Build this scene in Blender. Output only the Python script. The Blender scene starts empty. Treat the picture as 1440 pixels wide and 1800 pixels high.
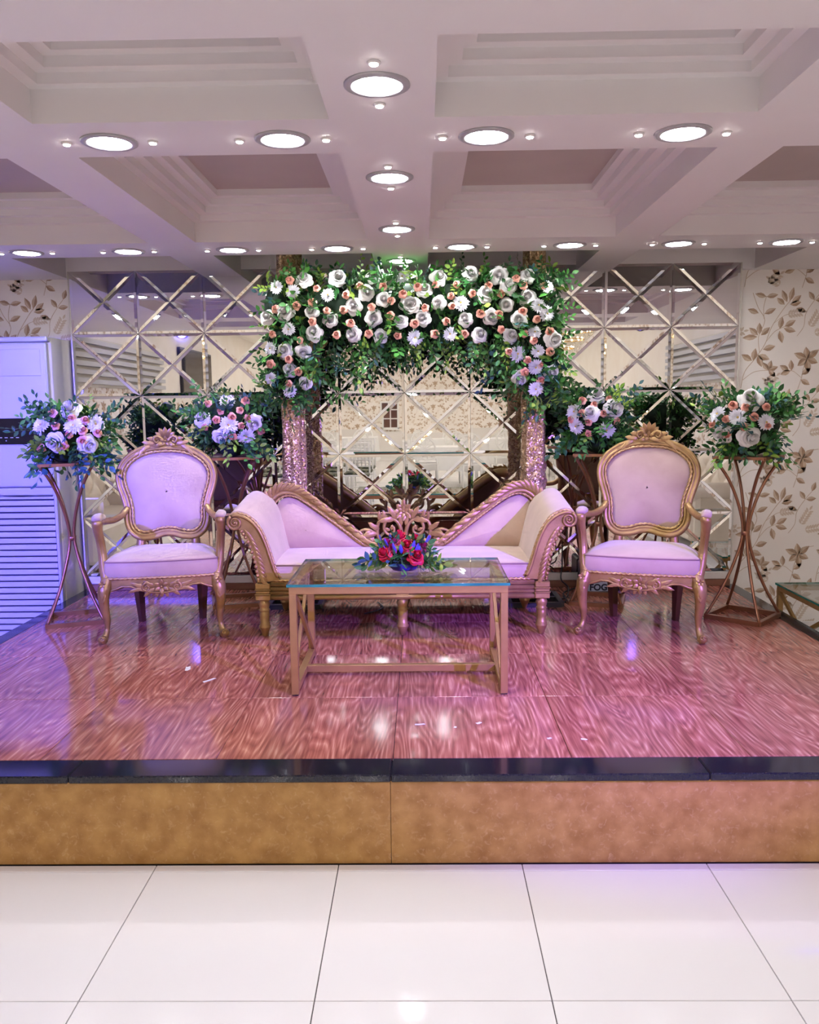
import bpy, math, random
from mathutils import Vector, Matrix
random.seed(7)
PI = math.pi
sc = bpy.context.scene
col = sc.collection

# ------------------------------------------------------------------ camera
CAM_H, CAM_X = 1.4884, 0.1056
FPX, PITCH, YAW, ROLL = 1483.1, 0.1243, 0.0150, 0.0116
cam_d = bpy.data.cameras.new('camera')
cam_d.sensor_fit = 'HORIZONTAL'; cam_d.sensor_width = 36.0
cam_d.lens = FPX / 1440.0 * 36.0
cam_d.clip_start = 0.02; cam_d.clip_end = 100
cam = bpy.data.objects.new('camera', cam_d); col.objects.link(cam)
_h = Vector((-math.sin(YAW), math.cos(YAW), 0)); _r = Vector((math.cos(YAW), math.sin(YAW), 0)); _z = Vector((0, 0, 1))
_f = math.cos(PITCH)*_h - math.sin(PITCH)*_z; _u = math.sin(PITCH)*_h + math.cos(PITCH)*_z
_R = math.cos(ROLL)*_r - math.sin(ROLL)*_u; _U = math.sin(ROLL)*_r + math.cos(ROLL)*_u
M4 = Matrix((_R, _U, -_f)).transposed().to_4x4(); M4.translation = Vector((CAM_X, 0, CAM_H))
cam.matrix_world = M4
sc.camera = cam

# ------------------------------------------------------------------ world, exposure, light levels
world = bpy.data.worlds.new('world'); sc.world = world; world.use_nodes = True
world.node_tree.nodes['Background'].inputs[0].default_value = (0.5, 0.48, 0.55, 1)
world.node_tree.nodes['Background'].inputs[1].default_value = 0.05
sc.view_settings.view_transform = 'Standard'; sc.view_settings.look = 'None'
sc.view_settings.exposure = 0.26; sc.view_settings.gamma = 1.0; sc.view_settings.use_curve_mapping = False
sc.cycles.use_denoising = True
sc.cycles.max_bounces = 10; sc.cycles.diffuse_bounces = 4; sc.cycles.glossy_bounces = 5
sc.cycles.use_adaptive_sampling = True; sc.cycles.adaptive_threshold = 0.08
sc.cycles.transmission_bounces = 4; sc.cycles.transparent_max_bounces = 8
sc.cycles.caustics_reflective = False; sc.cycles.caustics_refractive = False
sc.cycles.sample_clamp_indirect = 6.0; sc.cycles.use_light_tree = False
DOWN_L = 118.0          # radiance of the downlights over the stage
HALL_L = 56.0          # radiance of the downlights in the hall next to the stage
FAR_L = 140.0          # the same, over the dining tables
PIN_L = 30.0           # small pin spots
HEAD_W = 3300.0         # moving heads, watts each
BLUE = (0.09, 0.07, 1.0)      # head aimed at the air conditioner side
PURPLE = (0.22, 0.10, 1.0)    # head aimed at the middle of the stage

# key measures (metres)
SZ = 0.3134            # stage height
ZC = 2.311             # underside of the low coffered ceiling
ZH = 3.0               # hall ceiling
YM = 5.40              # mirror plane
YW = 5.45              # back wall
XL, XR = -3.6, 3.6     # side walls
YB = -13.0             # far end of the hall
YE = 1.45              # where the low ceiling ends

# ------------------------------------------------------------------ mesh helpers
class MB:
    def __init__(s): s.v = []; s.f = []; s.m = []; s.s = []
    def add(s, vs, fs, m=0, smooth=True):
        o = len(s.v); s.v.extend([tuple(v) for v in vs])
        for f in fs: s.f.append([i+o for i in f]); s.m.append(m); s.s.append(smooth)
    def box(s, x0, x1, y0, y1, z0, z1, m=0):
        s.add([(x0,y0,z0),(x1,y0,z0),(x1,y1,z0),(x0,y1,z0),(x0,y0,z1),(x1,y0,z1),(x1,y1,z1),(x0,y1,z1)],
              [(0,3,2,1),(4,5,6,7),(0,1,5,4),(1,2,6,5),(2,3,7,6),(3,0,4,7)], m, False)
    def bbox(s, x0, x1, y0, y1, z0, z1, b=0.004, m=0):
        # box with chamfered edges
        vs = []; 
        for sx in (0,1):
            for sy in (0,1):
                for sz in (0,1):
                    X=(x0,x1)[sx]; Y=(y0,y1)[sy]; Z=(z0,z1)[sz]; dx=(b,-b)[sx]; dy=(b,-b)[sy]; dz=(b,-b)[sz]
                    vs += [(X,Y+dy,Z+dz),(X+dx,Y,Z+dz),(X+dx,Y+dy,Z)]
        I = lambda sx,sy,sz,k: ((sx*2+sy)*2+sz)*3+k
        fs=[]
        for a in (0,1):
            q=[I(a,0,0,0),I(a,1,0,0),I(a,1,1,0),I(a,0,1,0)]; fs.append(q if a else q[::-1])
            q=[I(0,a,0,1),I(0,a,1,1),I(1,a,1,1),I(1,a,0,1)]; fs.append(q if a else q[::-1])
            q=[I(0,0,a,2),I(1,0,a,2),I(1,1,a,2),I(0,1,a,2)]; fs.append(q if a else q[::-1])
        for a in (0,1):
            for c in (0,1):
                fs.append([I(a,c,0,0),I(a,c,0,1),I(a,c,1,1),I(a,c,1,0)])
                fs.append([I(a,0,c,0),I(a,1,c,0),I(a,1,c,2),I(a,0,c,2)])
                fs.append([I(0,a,c,1),I(1,a,c,1),I(1,a,c,2),I(0,a,c,2)])
        for a in (0,1):
            for c in (0,1):
                for e in (0,1): fs.append([I(a,c,e,0),I(a,c,e,1),I(a,c,e,2)])
        s.add(vs, fs, m, False)
    def bar(s, p, q, w, h, m=0, up=(0,0,1)):
        # rectangular bar from p to q
        p=Vector(p); q=Vector(q); d=(q-p).normalized(); up=Vector(up)
        if abs(d.dot(up))>.98: up=Vector((0,1,0))
        a=d.cross(up).normalized()*w/2; b=a.cross(d).normalized()*h/2
        vs=[p-a-b,p+a-b,p+a+b,p-a+b,q-a-b,q+a-b,q+a+b,q-a+b]
        s.add(vs,[(0,3,2,1),(4,5,6,7),(0,1,5,4),(1,2,6,5),(2,3,7,6),(3,0,4,7)],m,False)
    def tube(s, path, r, n=8, closed=False, m=0, sx=1.0, sy=1.0, up=None, lobes=0, amp=0, turn=0, smooth=True, cap=True):
        P=[Vector(p) for p in path]; N=len(P)
        R=r if isinstance(r,(list,tuple)) else [r]*N
        T=[]
        for i in range(N):
            a=P[(i-1)%N] if (closed or i>0) else P[i]; b=P[(i+1)%N] if (closed or i<N-1) else P[i]
            t=(b-a); T.append(t.normalized() if t.length>1e-9 else Vector((0,0,1)))
        ref=Vector(up) if up else (Vector((0,0,1)) if abs(T[0].z)<.9 else Vector((0,1,0)))
        nrm=(ref-T[0]*ref.dot(T[0])).normalized()
        vs=[]; L=0
        for i in range(N):
            if i>0:
                L+=(P[i]-P[i-1]).length
                nrm=((Vector(up) if up else nrm)-T[i]*(Vector(up) if up else nrm).dot(T[i]))
                nrm=nrm.normalized() if nrm.length>1e-6 else T[i].orthogonal().normalized()
            bi=T[i].cross(nrm)
            for k in range(n):
                a=2*PI*k/n; rr=R[i]
                if lobes: rr*=1+amp*math.cos(lobes*(a-turn*L))
                vs.append(P[i]+nrm*math.cos(a)*rr*sy+bi*math.sin(a)*rr*sx)
        fs=[]
        for i in range(N if closed else N-1):
            j=(i+1)%N
            for k in range(n):
                l=(k+1)%n; fs.append((i*n+k,i*n+l,j*n+l,j*n+k))
        if not closed and cap:
            fs.append(tuple(range(n-1,-1,-1))); fs.append(tuple((N-1)*n+k for k in range(n)))
        s.add(vs,fs,m,smooth)
    def lathe(s, prof, c=(0,0,0), n=16, m=0, smooth=True, axis='z'):
        vs=[]; 
        for r,z in prof:
            for k in range(n):
                a=2*PI*k/n; x,y=r*math.cos(a),r*math.sin(a)
                vs.append((c[0]+x,c[1]+y,c[2]+z) if axis=='z' else (c[0]+x,c[1]+z,c[2]+y))
        fs=[]
        for i in range(len(prof)-1):
            for k in range(n):
                l=(k+1)%n; fs.append((i*n+k,i*n+l,(i+1)*n+l,(i+1)*n+k))
        fs.append(tuple(range(n-1,-1,-1))); fs.append(tuple((len(prof)-1)*n+k for k in range(n)))
        s.add(vs,fs,m,smooth)
    def ball(s, c, r, n=10, k=6, m=0, sq=1.0):
        rx,ry,rz = r if isinstance(r,(tuple,list)) else (r,r,r)
        vs=[]; fs=[]
        for j in range(k+1):
            t=PI*j/k
            for i in range(n):
                a=2*PI*i/n; vs.append((c[0]+rx*math.sin(t)*math.cos(a),c[1]+ry*math.sin(t)*math.sin(a),c[2]+rz*math.cos(t)))
        for j in range(k):
            for i in range(n):
                l=(i+1)%n; fs.append((j*n+i,(j+1)*n+i,(j+1)*n+l,j*n+l))
        s.add(vs,fs,m,True)
    def prism(s, outline, t0, t1, m=0, plane='xz', smooth=False):
        # outline (a,b) list extruded through the third axis from t0 to t1
        n=len(outline)
        P=(lambda a,b,t:(a,t,b)) if plane=='xz' else ((lambda a,b,t:(a,b,t)) if plane=='xy' else (lambda a,b,t:(t,a,b)))
        vs=[P(a,b,t0) for a,b in outline]+[P(a,b,t1) for a,b in outline]
        fs=[tuple(range(n)),tuple(range(2*n-1,n-1,-1))]
        s.add(vs,fs,m,False)
        o=[(i,i+n,(i+1)%n+n,(i+1)%n) for i in range(n)]
        s.add(vs,o,m,smooth)
    def strip(s, A, B, m=0, smooth=True, closed=False):
        # ruled surface between two equally long polylines
        n=len(A); s.add(list(A)+list(B),[(i,(i+1)%n,n+(i+1)%n,n+i) for i in range(n if closed else n-1)],m,smooth)
    def rows(s, R, m=0, closed=False, smooth=True):
        n=len(R[0]); vs=[p for r in R for p in r]; fs=[]
        for i in range(len(R)-1):
            for k in range(n if closed else n-1):
                l=(k+1)%n; fs.append((i*n+k,i*n+l,(i+1)*n+l,(i+1)*n+k))
        s.add(vs,fs,m,smooth)
    def leafy(s, base, dirv, nrm, L, W, bend=0.0, lift=0.2, lobes=0, m=0, curl=0.0, n=8, flat=False):
        # a carved or living leaf: pointed, ridged, optionally lobed, bent sideways
        base=Vector(base); d=Vector(dirv).normalized(); nn=Vector(nrm); nn=(nn-d*nn.dot(d)).normalized(); sd=d.cross(nn)
        R=[]
        for i in range(n+1):
            t=i/n
            w=W*(math.sin(PI*min(1,t*.93+.05))**.75)*(1-.25*t)
            if lobes: w*=.78+.3*abs(math.sin(PI*lobes*t))
            if i==n: w=W*.03
            c=base+d*(L*t)+sd*(bend*L*t*t)+nn*(lift*L*math.sin(PI*t*.9)+curl*L*t*t*t)
            rid=nn*(0 if flat else W*.28)
            R.append([c-sd*w, c-sd*w*.5+rid*.9, c+rid*.45, c+sd*w*.5+rid*.9, c+sd*w])
        s.rows(R,m)
    def build(s, name, mats, parent=None, under=None):
        key=parent
        if under: parent=LAST[(parent.name,under)]
        me=bpy.data.meshes.new(name); me.from_pydata(s.v,[],s.f)
        for mt in (mats if isinstance(mats,(list,tuple)) else [mats]): me.materials.append(mt)
        me.polygons.foreach_set('material_index',s.m); me.polygons.foreach_set('use_smooth',s.s); me.update()
        o=put(name,me,parent)
        if key is not None: LAST[(key.name,name)]=o
        return o
LAST={}

def put(name, me, parent=None, loc=None, rot=None, scale=None):
    o=bpy.data.objects.new(name,me); col.objects.link(o)
    if parent is not None: o.parent=parent
    if loc is not None: o.location=loc
    if rot is not None: o.rotation_euler=rot
    if scale is not None: o.scale=scale
    return o
def tag(o, label=None, cat=None, group=None, kind=None):
    if label: o['label']=label
    if cat: o['category']=cat
    if group: o['group']=group
    if kind: o['kind']=kind
    return o
def thing(name, label, cat, loc=(0,0,0), rz=0.0, group=None):
    o=put(name,None,None,loc,(0,0,rz)); o.empty_display_size=.1
    return tag(o,label,cat,group)
def struct(o): o['kind']='structure'; return o
def copy_tree(o, parent=None):
    c=o.copy(); col.objects.link(c); c.parent=parent
    for ch in list(o.children): copy_tree(ch,c)
    return c
def spline(P, n=8, closed=False):
    P=[Vector(p) if len(p)==3 else Vector((p[0],p[1],0)) for p in P]; N=len(P); out=[]
    for i in range(N if closed else N-1):
        g=lambda k:P[k%N] if closed else P[max(0,min(N-1,k))]
        a,b,c,d=g(i-1),g(i),g(i+1),g(i+2)
        for j in range(n):
            t=j/n
            out.append(.5*((2*b)+(c-a)*t+(2*a-5*b+4*c-d)*t*t+(3*b-a-3*c+d)*t**3))
    if not closed: out.append(P[-1].copy())
    return out
def spl2(P,n=8,closed=False): return [(p.x,p.y) for p in spline([(a,b,0) for a,b in P],n,closed)]
def resample(P, step, closed=False):
    P=[Vector(p) for p in P]; Q=P+[P[0]] if closed else P
    out=[Q[0].copy()]; acc=0
    for a,b in zip(Q,Q[1:]):
        L=(b-a).length; t=step-acc
        while t<=L: out.append(a.lerp(b,t/L)); t+=step
        acc=(acc+L)%step
    if closed and (out[-1]-out[0]).length<step*.5: out.pop()
    return out

# ------------------------------------------------------------------ materials
def srgb(r,g,b):
    f=lambda c:(c/255/12.92) if c/255<=.04045 else ((c/255+.055)/1.055)**2.4
    return (f(r),f(g),f(b),1)
def mat(name, c, rough=.5, metal=0.0, c2=None, scale=8.0, detail=4, stretch=(1,1,1), bump=0.0, bscale=None, sheen=0, coat=0, spec=.5, lo=.35, hi=.65, bdist=.01):
    m=bpy.data.materials.new(name); m.use_nodes=True; nt=m.node_tree; N=nt.nodes; p=N['Principled BSDF']
    p.inputs['Base Color'].default_value=c; p.inputs['Roughness'].default_value=rough; p.inputs['Metallic'].default_value=metal
    p.inputs['Sheen Weight'].default_value=sheen; p.inputs['Coat Weight'].default_value=coat; p.inputs['Specular IOR Level'].default_value=spec
    if c2 is not None or bump:
        tc=N.new('ShaderNodeTexCoord'); mp=N.new('ShaderNodeMapping'); mp.inputs['Scale'].default_value=stretch
        nt.links.new(tc.outputs['Object'],mp.inputs[0])
        def noise(sc_):
            n=N.new('ShaderNodeTexNoise'); n.inputs['Scale'].default_value=sc_; n.inputs['Detail'].default_value=detail
            nt.links.new(mp.outputs[0],n.inputs['Vector']); return n
        if c2 is not None:
            n=noise(scale); r=N.new('ShaderNodeValToRGB'); r.color_ramp.elements[0].position=lo; r.color_ramp.elements[1].position=hi
            r.color_ramp.elements[0].color=c; r.color_ramp.elements[1].color=c2
            nt.links.new(n.outputs['Fac'],r.inputs[0]); nt.links.new(r.outputs[0],p.inputs['Base Color'])
        if bump:
            n=noise(bscale or scale*6); b=N.new('ShaderNodeBump'); b.inputs['Strength'].default_value=bump; b.inputs['Distance'].default_value=bdist
            nt.links.new(n.outputs['Fac'],b.inputs['Height']); nt.links.new(b.outputs[0],p.inputs['Normal'])
    return m
def emit(name,c,s):
    m=bpy.data.materials.new(name); m.use_nodes=True; p=m.node_tree.nodes['Principled BSDF']
    p.inputs['Base Color'].default_value=(0,0,0,1) if s>0 else c
    p.inputs['Emission Color'].default_value=c; p.inputs['Emission Strength'].default_value=s
    return m
K={}
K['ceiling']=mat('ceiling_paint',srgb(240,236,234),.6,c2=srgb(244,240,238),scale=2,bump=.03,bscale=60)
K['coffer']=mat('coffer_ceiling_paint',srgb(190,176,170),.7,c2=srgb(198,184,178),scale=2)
K['hallceil']=mat('hall_ceiling_paint',srgb(240,232,220),.7,c2=srgb(244,238,228),scale=2)
K['paper']=mat('wallpaper_ground',srgb(242,233,223),.75,c2=srgb(246,239,231),scale=3,bump=.05,bscale=200)
K['print_mid']=mat('print_brown',srgb(196,172,146),.7,c2=srgb(212,190,166),scale=30)
K['print_dark']=mat('print_dark_brown',srgb(164,134,106),.7,c2=srgb(184,154,126),scale=30)
K['print_pale']=mat('print_pale_beige',srgb(212,192,170),.75,c2=srgb(220,202,182),scale=30)
K['gold']=mat('antique_gold_wood',srgb(148,116,66),.36,.5,c2=srgb(184,150,98),scale=9,bump=.15,bscale=70,lo=.3,hi=.7)
K['rope']=mat('gold_rope',srgb(176,142,88),.36,.45,c2=srgb(200,166,114),scale=30)
K['shaded_wood']=mat('shaded_dark_wood',srgb(84,56,34),.35,.25,c2=srgb(104,72,44),scale=12,stretch=(1,1,.2),bump=.1)  # dark wood of rear parts; their shade is also put into this brown
K['velvet']=mat('cream_velvet',srgb(182,156,136),.85,c2=srgb(194,168,148),scale=7,sheen=.35,bump=.03,bscale=90,spec=.25)
K['piping']=mat('velvet_piping',srgb(150,120,110),.8)
K['bronze']=mat('rose_bronze_metal',srgb(146,100,76),.32,.75,c2=srgb(160,114,88),scale=10)
K['satin']=mat('satin_gold_paint',srgb(168,130,80),.38,.5,c2=srgb(176,138,86),scale=14)
K['black']=mat('black_plastic',srgb(22,22,26),.4,c2=srgb(30,30,34),scale=20)
K['rubber']=mat('black_rubber',srgb(18,18,18),.6)
K['white']=mat('white_plastic',srgb(184,184,190),.35,c2=srgb(188,188,194),scale=3)
K['acside']=mat('ac_side_panel',srgb(206,200,188),.4,c2=srgb(212,206,196),scale=3)
K['slot']=mat('ac_slot_dark',srgb(38,36,48),.7)
K['glassblack']=mat('black_gloss_panel',srgb(14,14,22),.08)
K['granite']=mat('black_granite',srgb(26,26,36),.09,c2=srgb(34,34,46),scale=180,detail=2,lo=.5,hi=.8)
K['joint']=mat('dark_joint',srgb(52,44,44),.8)
K['skirt']=mat('white_skirting',srgb(226,220,214),.4)
K['kick']=mat('wood_kick_board',srgb(126,84,66),.4,c2=srgb(150,104,84),scale=6,stretch=(.6,6,6))
K['leather']=mat('cream_leather',srgb(214,200,178),.38,c2=srgb(222,208,188),scale=6)
K['cloth']=mat('white_cloth',srgb(238,236,232),.85,bump=.1,bscale=30,c2=srgb(242,240,238),scale=4)
K['whitewood']=mat('white_lacquer',srgb(238,236,232),.35)
K['cushion_dark']=mat('dark_patterned_cushion',srgb(50,56,44),.8,c2=srgb(120,116,92),scale=26,lo=.48,hi=.56)
K['brownpane']=mat('brown_window_pane',srgb(84,52,40),.3,c2=srgb(96,62,48),scale=5)
K['brass']=mat('brass',srgb(200,160,90),.25,.9)
K['sticker']=mat('white_sticker',srgb(206,212,236),.5)
K['ink']=mat('navy_ink',srgb(22,26,56),.5)
K['pot']=mat('blue_pot',srgb(30,34,120),.3,c2=srgb(36,40,132),scale=9)
K['leaf_d']=mat('leaf_dark_green',srgb(34,82,38),.4,c2=srgb(48,104,48),scale=22)
K['leaf_m']=mat('leaf_green',srgb(60,126,54),.4,c2=srgb(84,146,62),scale=22)
K['leaf_l']=mat('leaf_yellow_green',srgb(150,176,70),.45,c2=srgb(120,160,62),scale=22)
K['leaf_b']=mat('leaf_blue_green',srgb(40,84,86),.45,c2=srgb(60,100,104),scale=22)
K['core']=mat('dark_moss_core',srgb(18,36,22),.9,c2=srgb(26,48,28),scale=30)
K['stem']=mat('green_stem',srgb(70,92,52),.6)
K['petal_w']=mat('petal_white',srgb(240,236,232),.6,c2=srgb(246,242,238),scale=18,sheen=.15)
K['petal_d']=mat('petal_cool_white',srgb(236,232,240),.6,c2=srgb(244,242,246),scale=18)
K['petal_p']=mat('petal_peach',srgb(240,164,144),.6,c2=srgb(246,190,172),scale=24)
K['petal_r']=mat('petal_crimson',srgb(176,16,36),.55,c2=srgb(214,34,64),scale=24)
K['petal_m']=mat('petal_magenta',srgb(140,14,66),.55,c2=srgb(176,30,90),scale=24)
K['petal_b']=mat('petal_blue_violet',srgb(74,70,190),.55,c2=srgb(98,96,214),scale=24)
K['stamen']=mat('stamen_yellow',srgb(206,176,90),.7)
K['fleck']=mat('silver_fleck',srgb(236,232,226),.3,.2)
K['downlight']=emit('downlight_lamp',(.94,.95,1,1),DOWN_L)
K['halllight']=emit('hall_downlight_lamp',(.88,.88,1,1),HALL_L)
K['farlight']=emit('far_hall_downlight_lamp',(1,.95,.9,1),FAR_L)
K['pin']=emit('pin_spot_lamp',(1,.96,.9,1),PIN_L)
K['bulb']=emit('chandelier_bulb',(1,.82,.55,1),9.0)
K['lens']=emit('moving_head_lens',(.35,.25,1,1),4.0)
for _k in ('pin','bulb','lens'): K[_k].cycles.emission_sampling='NONE'
K['ring']=mat('downlight_ring',srgb(176,172,176),.35)
K['reflector']=mat('downlight_reflector',srgb(206,226,222),.15,.6)
K['crystal']=mat('crystal',srgb(240,232,214),.08,.35)

def mirror_mat():
    m=mat('mirror_silver',(.86,.87,.86,1),.012,1.0); return m
K['mirror']=mirror_mat()
K['bevel']=mat('mirror_bevel',(.93,.94,.94,1),.02,1.0)
def glass_mat(name,tint,ior=1.5):
    m=bpy.data.materials.new(name); m.use_nodes=True; nt=m.node_tree; N=nt.nodes; N.remove(N['Principled BSDF'])
    o=N['Material Output']; tr=N.new('ShaderNodeBsdfTransparent'); gl=N.new('ShaderNodeBsdfGlossy'); fr=N.new('ShaderNodeFresnel'); mx=N.new('ShaderNodeMixShader')
    tr.inputs[0].default_value=tint; gl.inputs['Roughness'].default_value=.01; fr.inputs[0].default_value=ior
    ge=N.new('ShaderNodeNewGeometry'); ma=N.new('ShaderNodeMath'); ma.operation='MULTIPLY_ADD'; ma.inputs[1].default_value=1/ior-ior; ma.inputs[2].default_value=ior; nt.links.new(ge.outputs['Backfacing'],ma.inputs[0]); nt.links.new(ma.outputs[0],fr.inputs[0]); nt.links.new(fr.outputs[0],mx.inputs[0]); nt.links.new(tr.outputs[0],mx.inputs[1]); nt.links.new(gl.outputs[0],mx.inputs[2]); nt.links.new(mx.outputs[0],o.inputs[0])
    return m
K['glass']=glass_mat('clear_table_glass',(.93,.97,.95,1),1.6)
K['glassedge']=mat('green_glass_edge',srgb(24,112,98),.1,c2=srgb(44,140,122),scale=8)

def wood_floor():
    # printed wood-look porcelain: boards along the depth with cathedral grain
    m=bpy.data.materials.new('wood_look_tile'); m.use_nodes=True; nt=m.node_tree; N=nt.nodes; L=nt.links; p=N['Principled BSDF']
    tc=N.new('ShaderNodeTexCoord'); oi=N.new('ShaderNodeObjectInfo')
    sep=N.new('ShaderNodeSeparateXYZ'); L.new(tc.outputs['Object'],sep.inputs[0])
    def math_(op,a,b=None):
        n=N.new('ShaderNodeMath'); n.operation=op
        for i,x in enumerate((a,b)):
            if x is None: continue
            if isinstance(x,(int,float)): n.inputs[i].default_value=x
            else: L.new(x,n.inputs[i])
        return n.outputs[0]
    bx=math_('MULTIPLY',sep.outputs[0],1/.15); fl=math_('FLOOR',bx)
    cmb=N.new('ShaderNodeCombineXYZ'); 
    offs=math_('ADD',math_('MULTIPLY',fl,3.71),math_('MULTIPLY',oi.outputs['Random'],0.6))
    L.new(sep.outputs[0],cmb.inputs[0]); L.new(math_('ADD',math_('MULTIPLY',sep.outputs[1],.17),offs),cmb.inputs[1]); L.new(fl,cmb.inputs[2])
    n1=N.new('ShaderNodeTexNoise'); n1.inputs['Scale'].default_value=10; n1.inputs['Detail'].default_value=.4; L.new(cmb.outputs[0],n1.inputs['Vector'])
    ringf=math_('FRACT',math_('MULTIPLY',n1.outputs['Fac'],11))
    ring=math_('ABSOLUTE',math_('SUBTRACT',ringf,.5))
    cm2=N.new('ShaderNodeCombineXYZ'); L.new(math_('MULTIPLY',sep.outputs[0],95),cm2.inputs[0]); L.new(math_('MULTIPLY',sep.outputs[1],4),cm2.inputs[1]); L.new(fl,cm2.inputs[2])
    n2=N.new('ShaderNodeTexNoise'); n2.inputs['Scale'].default_value=1; n2.inputs['Detail'].default_value=4; L.new(cm2.outputs[0],n2.inputs['Vector'])
    mixv=math_('ADD',math_('MULTIPLY',ring,.58),math_('MULTIPLY',n2.outputs['Fac'],.98))
    r=N.new('ShaderNodeValToRGB'); e=r.color_ramp.elements
    e[0].position=.28; e[0].color=srgb(112,58,50); e[1].position=.95; e[1].color=srgb(206,150,132)
    a=e.new(.5); a.color=srgb(140,78,68); b=e.new(.72); b.color=srgb(168,104,90)
    L.new(mixv,r.inputs[0])
    hsv=N.new('ShaderNodeHueSaturation'); L.new(r.outputs[0],hsv.inputs['Color'])
    wn=N.new('ShaderNodeTexWhiteNoise'); wn.noise_dimensions='2D'
    cb=N.new('ShaderNodeCombineXYZ'); L.new(fl,cb.inputs[0]); L.new(oi.outputs['Random'],cb.inputs[1]); L.new(cb.outputs[0],wn.inputs['Vector'])
    L.new(math_('ADD',math_('MULTIPLY',wn.outputs['Value'],.35),.85),hsv.inputs['Value'])
    L.new(hsv.outputs[0],p.inputs['Base Color'])
    p.inputs['Roughness'].default_value=.1; p.inputs['Specular IOR Level'].default_value=.6
    nb=N.new('ShaderNodeTexNoise'); nb.inputs['Scale'].default_value=5; L.new(tc.outputs['Object'],nb.inputs['Vector'])
    bp=N.new('ShaderNodeBump'); bp.inputs['Strength'].default_value=.04; bp.inputs['Distance'].default_value=.02; L.new(nb.outputs['Fac'],bp.inputs['Height']); L.new(bp.outputs[0],p.inputs['Normal'])
    return m
K['woodtile']=wood_floor()
K['tile']=mat('white_porcelain_tile',srgb(232,228,228),.09,c2=srgb(236,233,233),scale=1.2,bump=.02,bscale=4,spec=.55)
K['marble']=mat('tan_marble',srgb(152,106,48),.42,c2=srgb(186,142,78),scale=15,detail=12,bump=.06,bscale=40,lo=.3,hi=.72)
def marble2():
    m=K['marble']; nt=m.node_tree; N=nt.nodes; L=nt.links; p=N['Principled BSDF']
    src=p.inputs['Base Color'].links[0].from_socket
    tc=[n for n in N if n.type=='TEX_COORD'][0]
    v=N.new('ShaderNodeTexNoise'); v.inputs['Scale'].default_value=55; v.inputs['Detail'].default_value=8; v.inputs['Distortion'].default_value=1.2; L.new(tc.outputs['Object'],v.inputs['Vector'])
    r=N.new('ShaderNodeValToRGB'); r.color_ramp.elements[0].position=.56; r.color_ramp.elements[1].position=.78; r.color_ramp.elements[0].color=(0,0,0,1); r.color_ramp.elements[1].color=(.5,.5,.5,1)
    L.new(v.outputs['Fac'],r.inputs[0])
    mx=N.new('ShaderNodeMix'); mx.data_type='RGBA'; L.new(r.outputs[0],mx.inputs['Factor']); L.new(src,mx.inputs['A']); mx.inputs['B'].default_value=srgb(206,172,126)
    L.new(mx.outputs['Result'],p.inputs['Base Color'])
marble2()
def sequin():
    m=bpy.data.materials.new('gold_sequin_fabric'); m.use_nodes=True; nt=m.node_tree; N=nt.nodes; L=nt.links; p=N['Principled BSDF']
    tc=N.new('ShaderNodeTexCoord'); vo=N.new('ShaderNodeTexVoronoi'); vo.inputs['Scale'].default_value=150; L.new(tc.outputs['Object'],vo.inputs['Vector'])
    r=N.new('ShaderNodeValToRGB'); r.color_ramp.elements[0].color=srgb(176,136,88); r.color_ramp.elements[1].color=srgb(250,220,176)
    sp=N.new('ShaderNodeSeparateColor'); L.new(vo.outputs['Color'],sp.inputs[0]); L.new(sp.outputs[0],r.inputs[0]); L.new(r.outputs[0],p.inputs['Base Color'])
    p.inputs['Metallic'].default_value=.6; p.inputs['Roughness'].default_value=.25
    ge=N.new('ShaderNodeNewGeometry'); vm=N.new('ShaderNodeVectorMath'); vm.operation='SUBTRACT'; vm.inputs[1].default_value=(.5,.5,.5); L.new(vo.outputs['Color'],vm.inputs[0])
    sc_=N.new('ShaderNodeVectorMath'); sc_.operation='SCALE'; sc_.inputs['Scale'].default_value=1.1; L.new(vm.outputs[0],sc_.inputs[0])
    ad=N.new('ShaderNodeVectorMath'); ad.operation='ADD'; L.new(ge.outputs['Normal'],ad.inputs[0]); L.new(sc_.outputs[0],ad.inputs[1])
    no=N.new('ShaderNodeVectorMath'); no.operation='NORMALIZE'; L.new(ad.outputs[0],no.inputs[0]); L.new(no.outputs[0],p.inputs['Normal'])
    return m
K['sequin']=sequin()
# ================================================================== SETTING
# ---- lower floor: single tiles near the stage, a jointed slab further off
fl=MB(); fl.box(XL,XR,YB,YW,-.06,-.006)
floor=struct(fl.build('floor',K['joint']))
JX,JY=-0.7787,2.56
t_mesh={}
def tile_mesh(w,d):
    k=(round(w,3),round(d,3))
    if k not in t_mesh:
        b=MB(); g=.0013; b.bbox(g,w-g,g,d-g,-.008,0,.0012); me=b.build('tile',K['tile']); t_mesh[k]=me.data; bpy.data.objects.remove(me)
    return t_mesh[k]
xs=[JX+.6*k for k in range(-5,8)]; xs=[XL]+[x for x in xs if XL+.05<x<XR-.05]+[XR]
ys=[JY-.6*k for k in range(0,11)]
YT=ys[-1]
for a,b in zip(xs,xs[1:]):
    put('tile',tile_mesh(b-a,.0376+.002),floor,(a,JY,0))
    for y in ys[1:]: put('tile',tile_mesh(b-a,.6),floor,(a,y,0))
far=MB()
for a,b in zip(xs,xs[1:]):
    y=YT
    while y>YB: far.bbox(a+.0013,b-.0013,max(YB,y-.6)+.0013,y-.0013,-.008,0,.0012); y-=.6
fo=far.build('far_tiles',K['tile'],floor); fo['kind']='stuff'
side=MB()       # tiled floor either side of the stage
for x0,x1 in ((XL,-2.135),(2.155,XR)):
    y=JY+.04
    while y<YW:
        x=x0
        while x<x1-.01: side.bbox(x+.0013,min(x+.6,x1)-.0013,y+.0013,min(y+.6,YW)-.0013,-.008,0,.0012); x+=.6
        y+=.6
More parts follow.
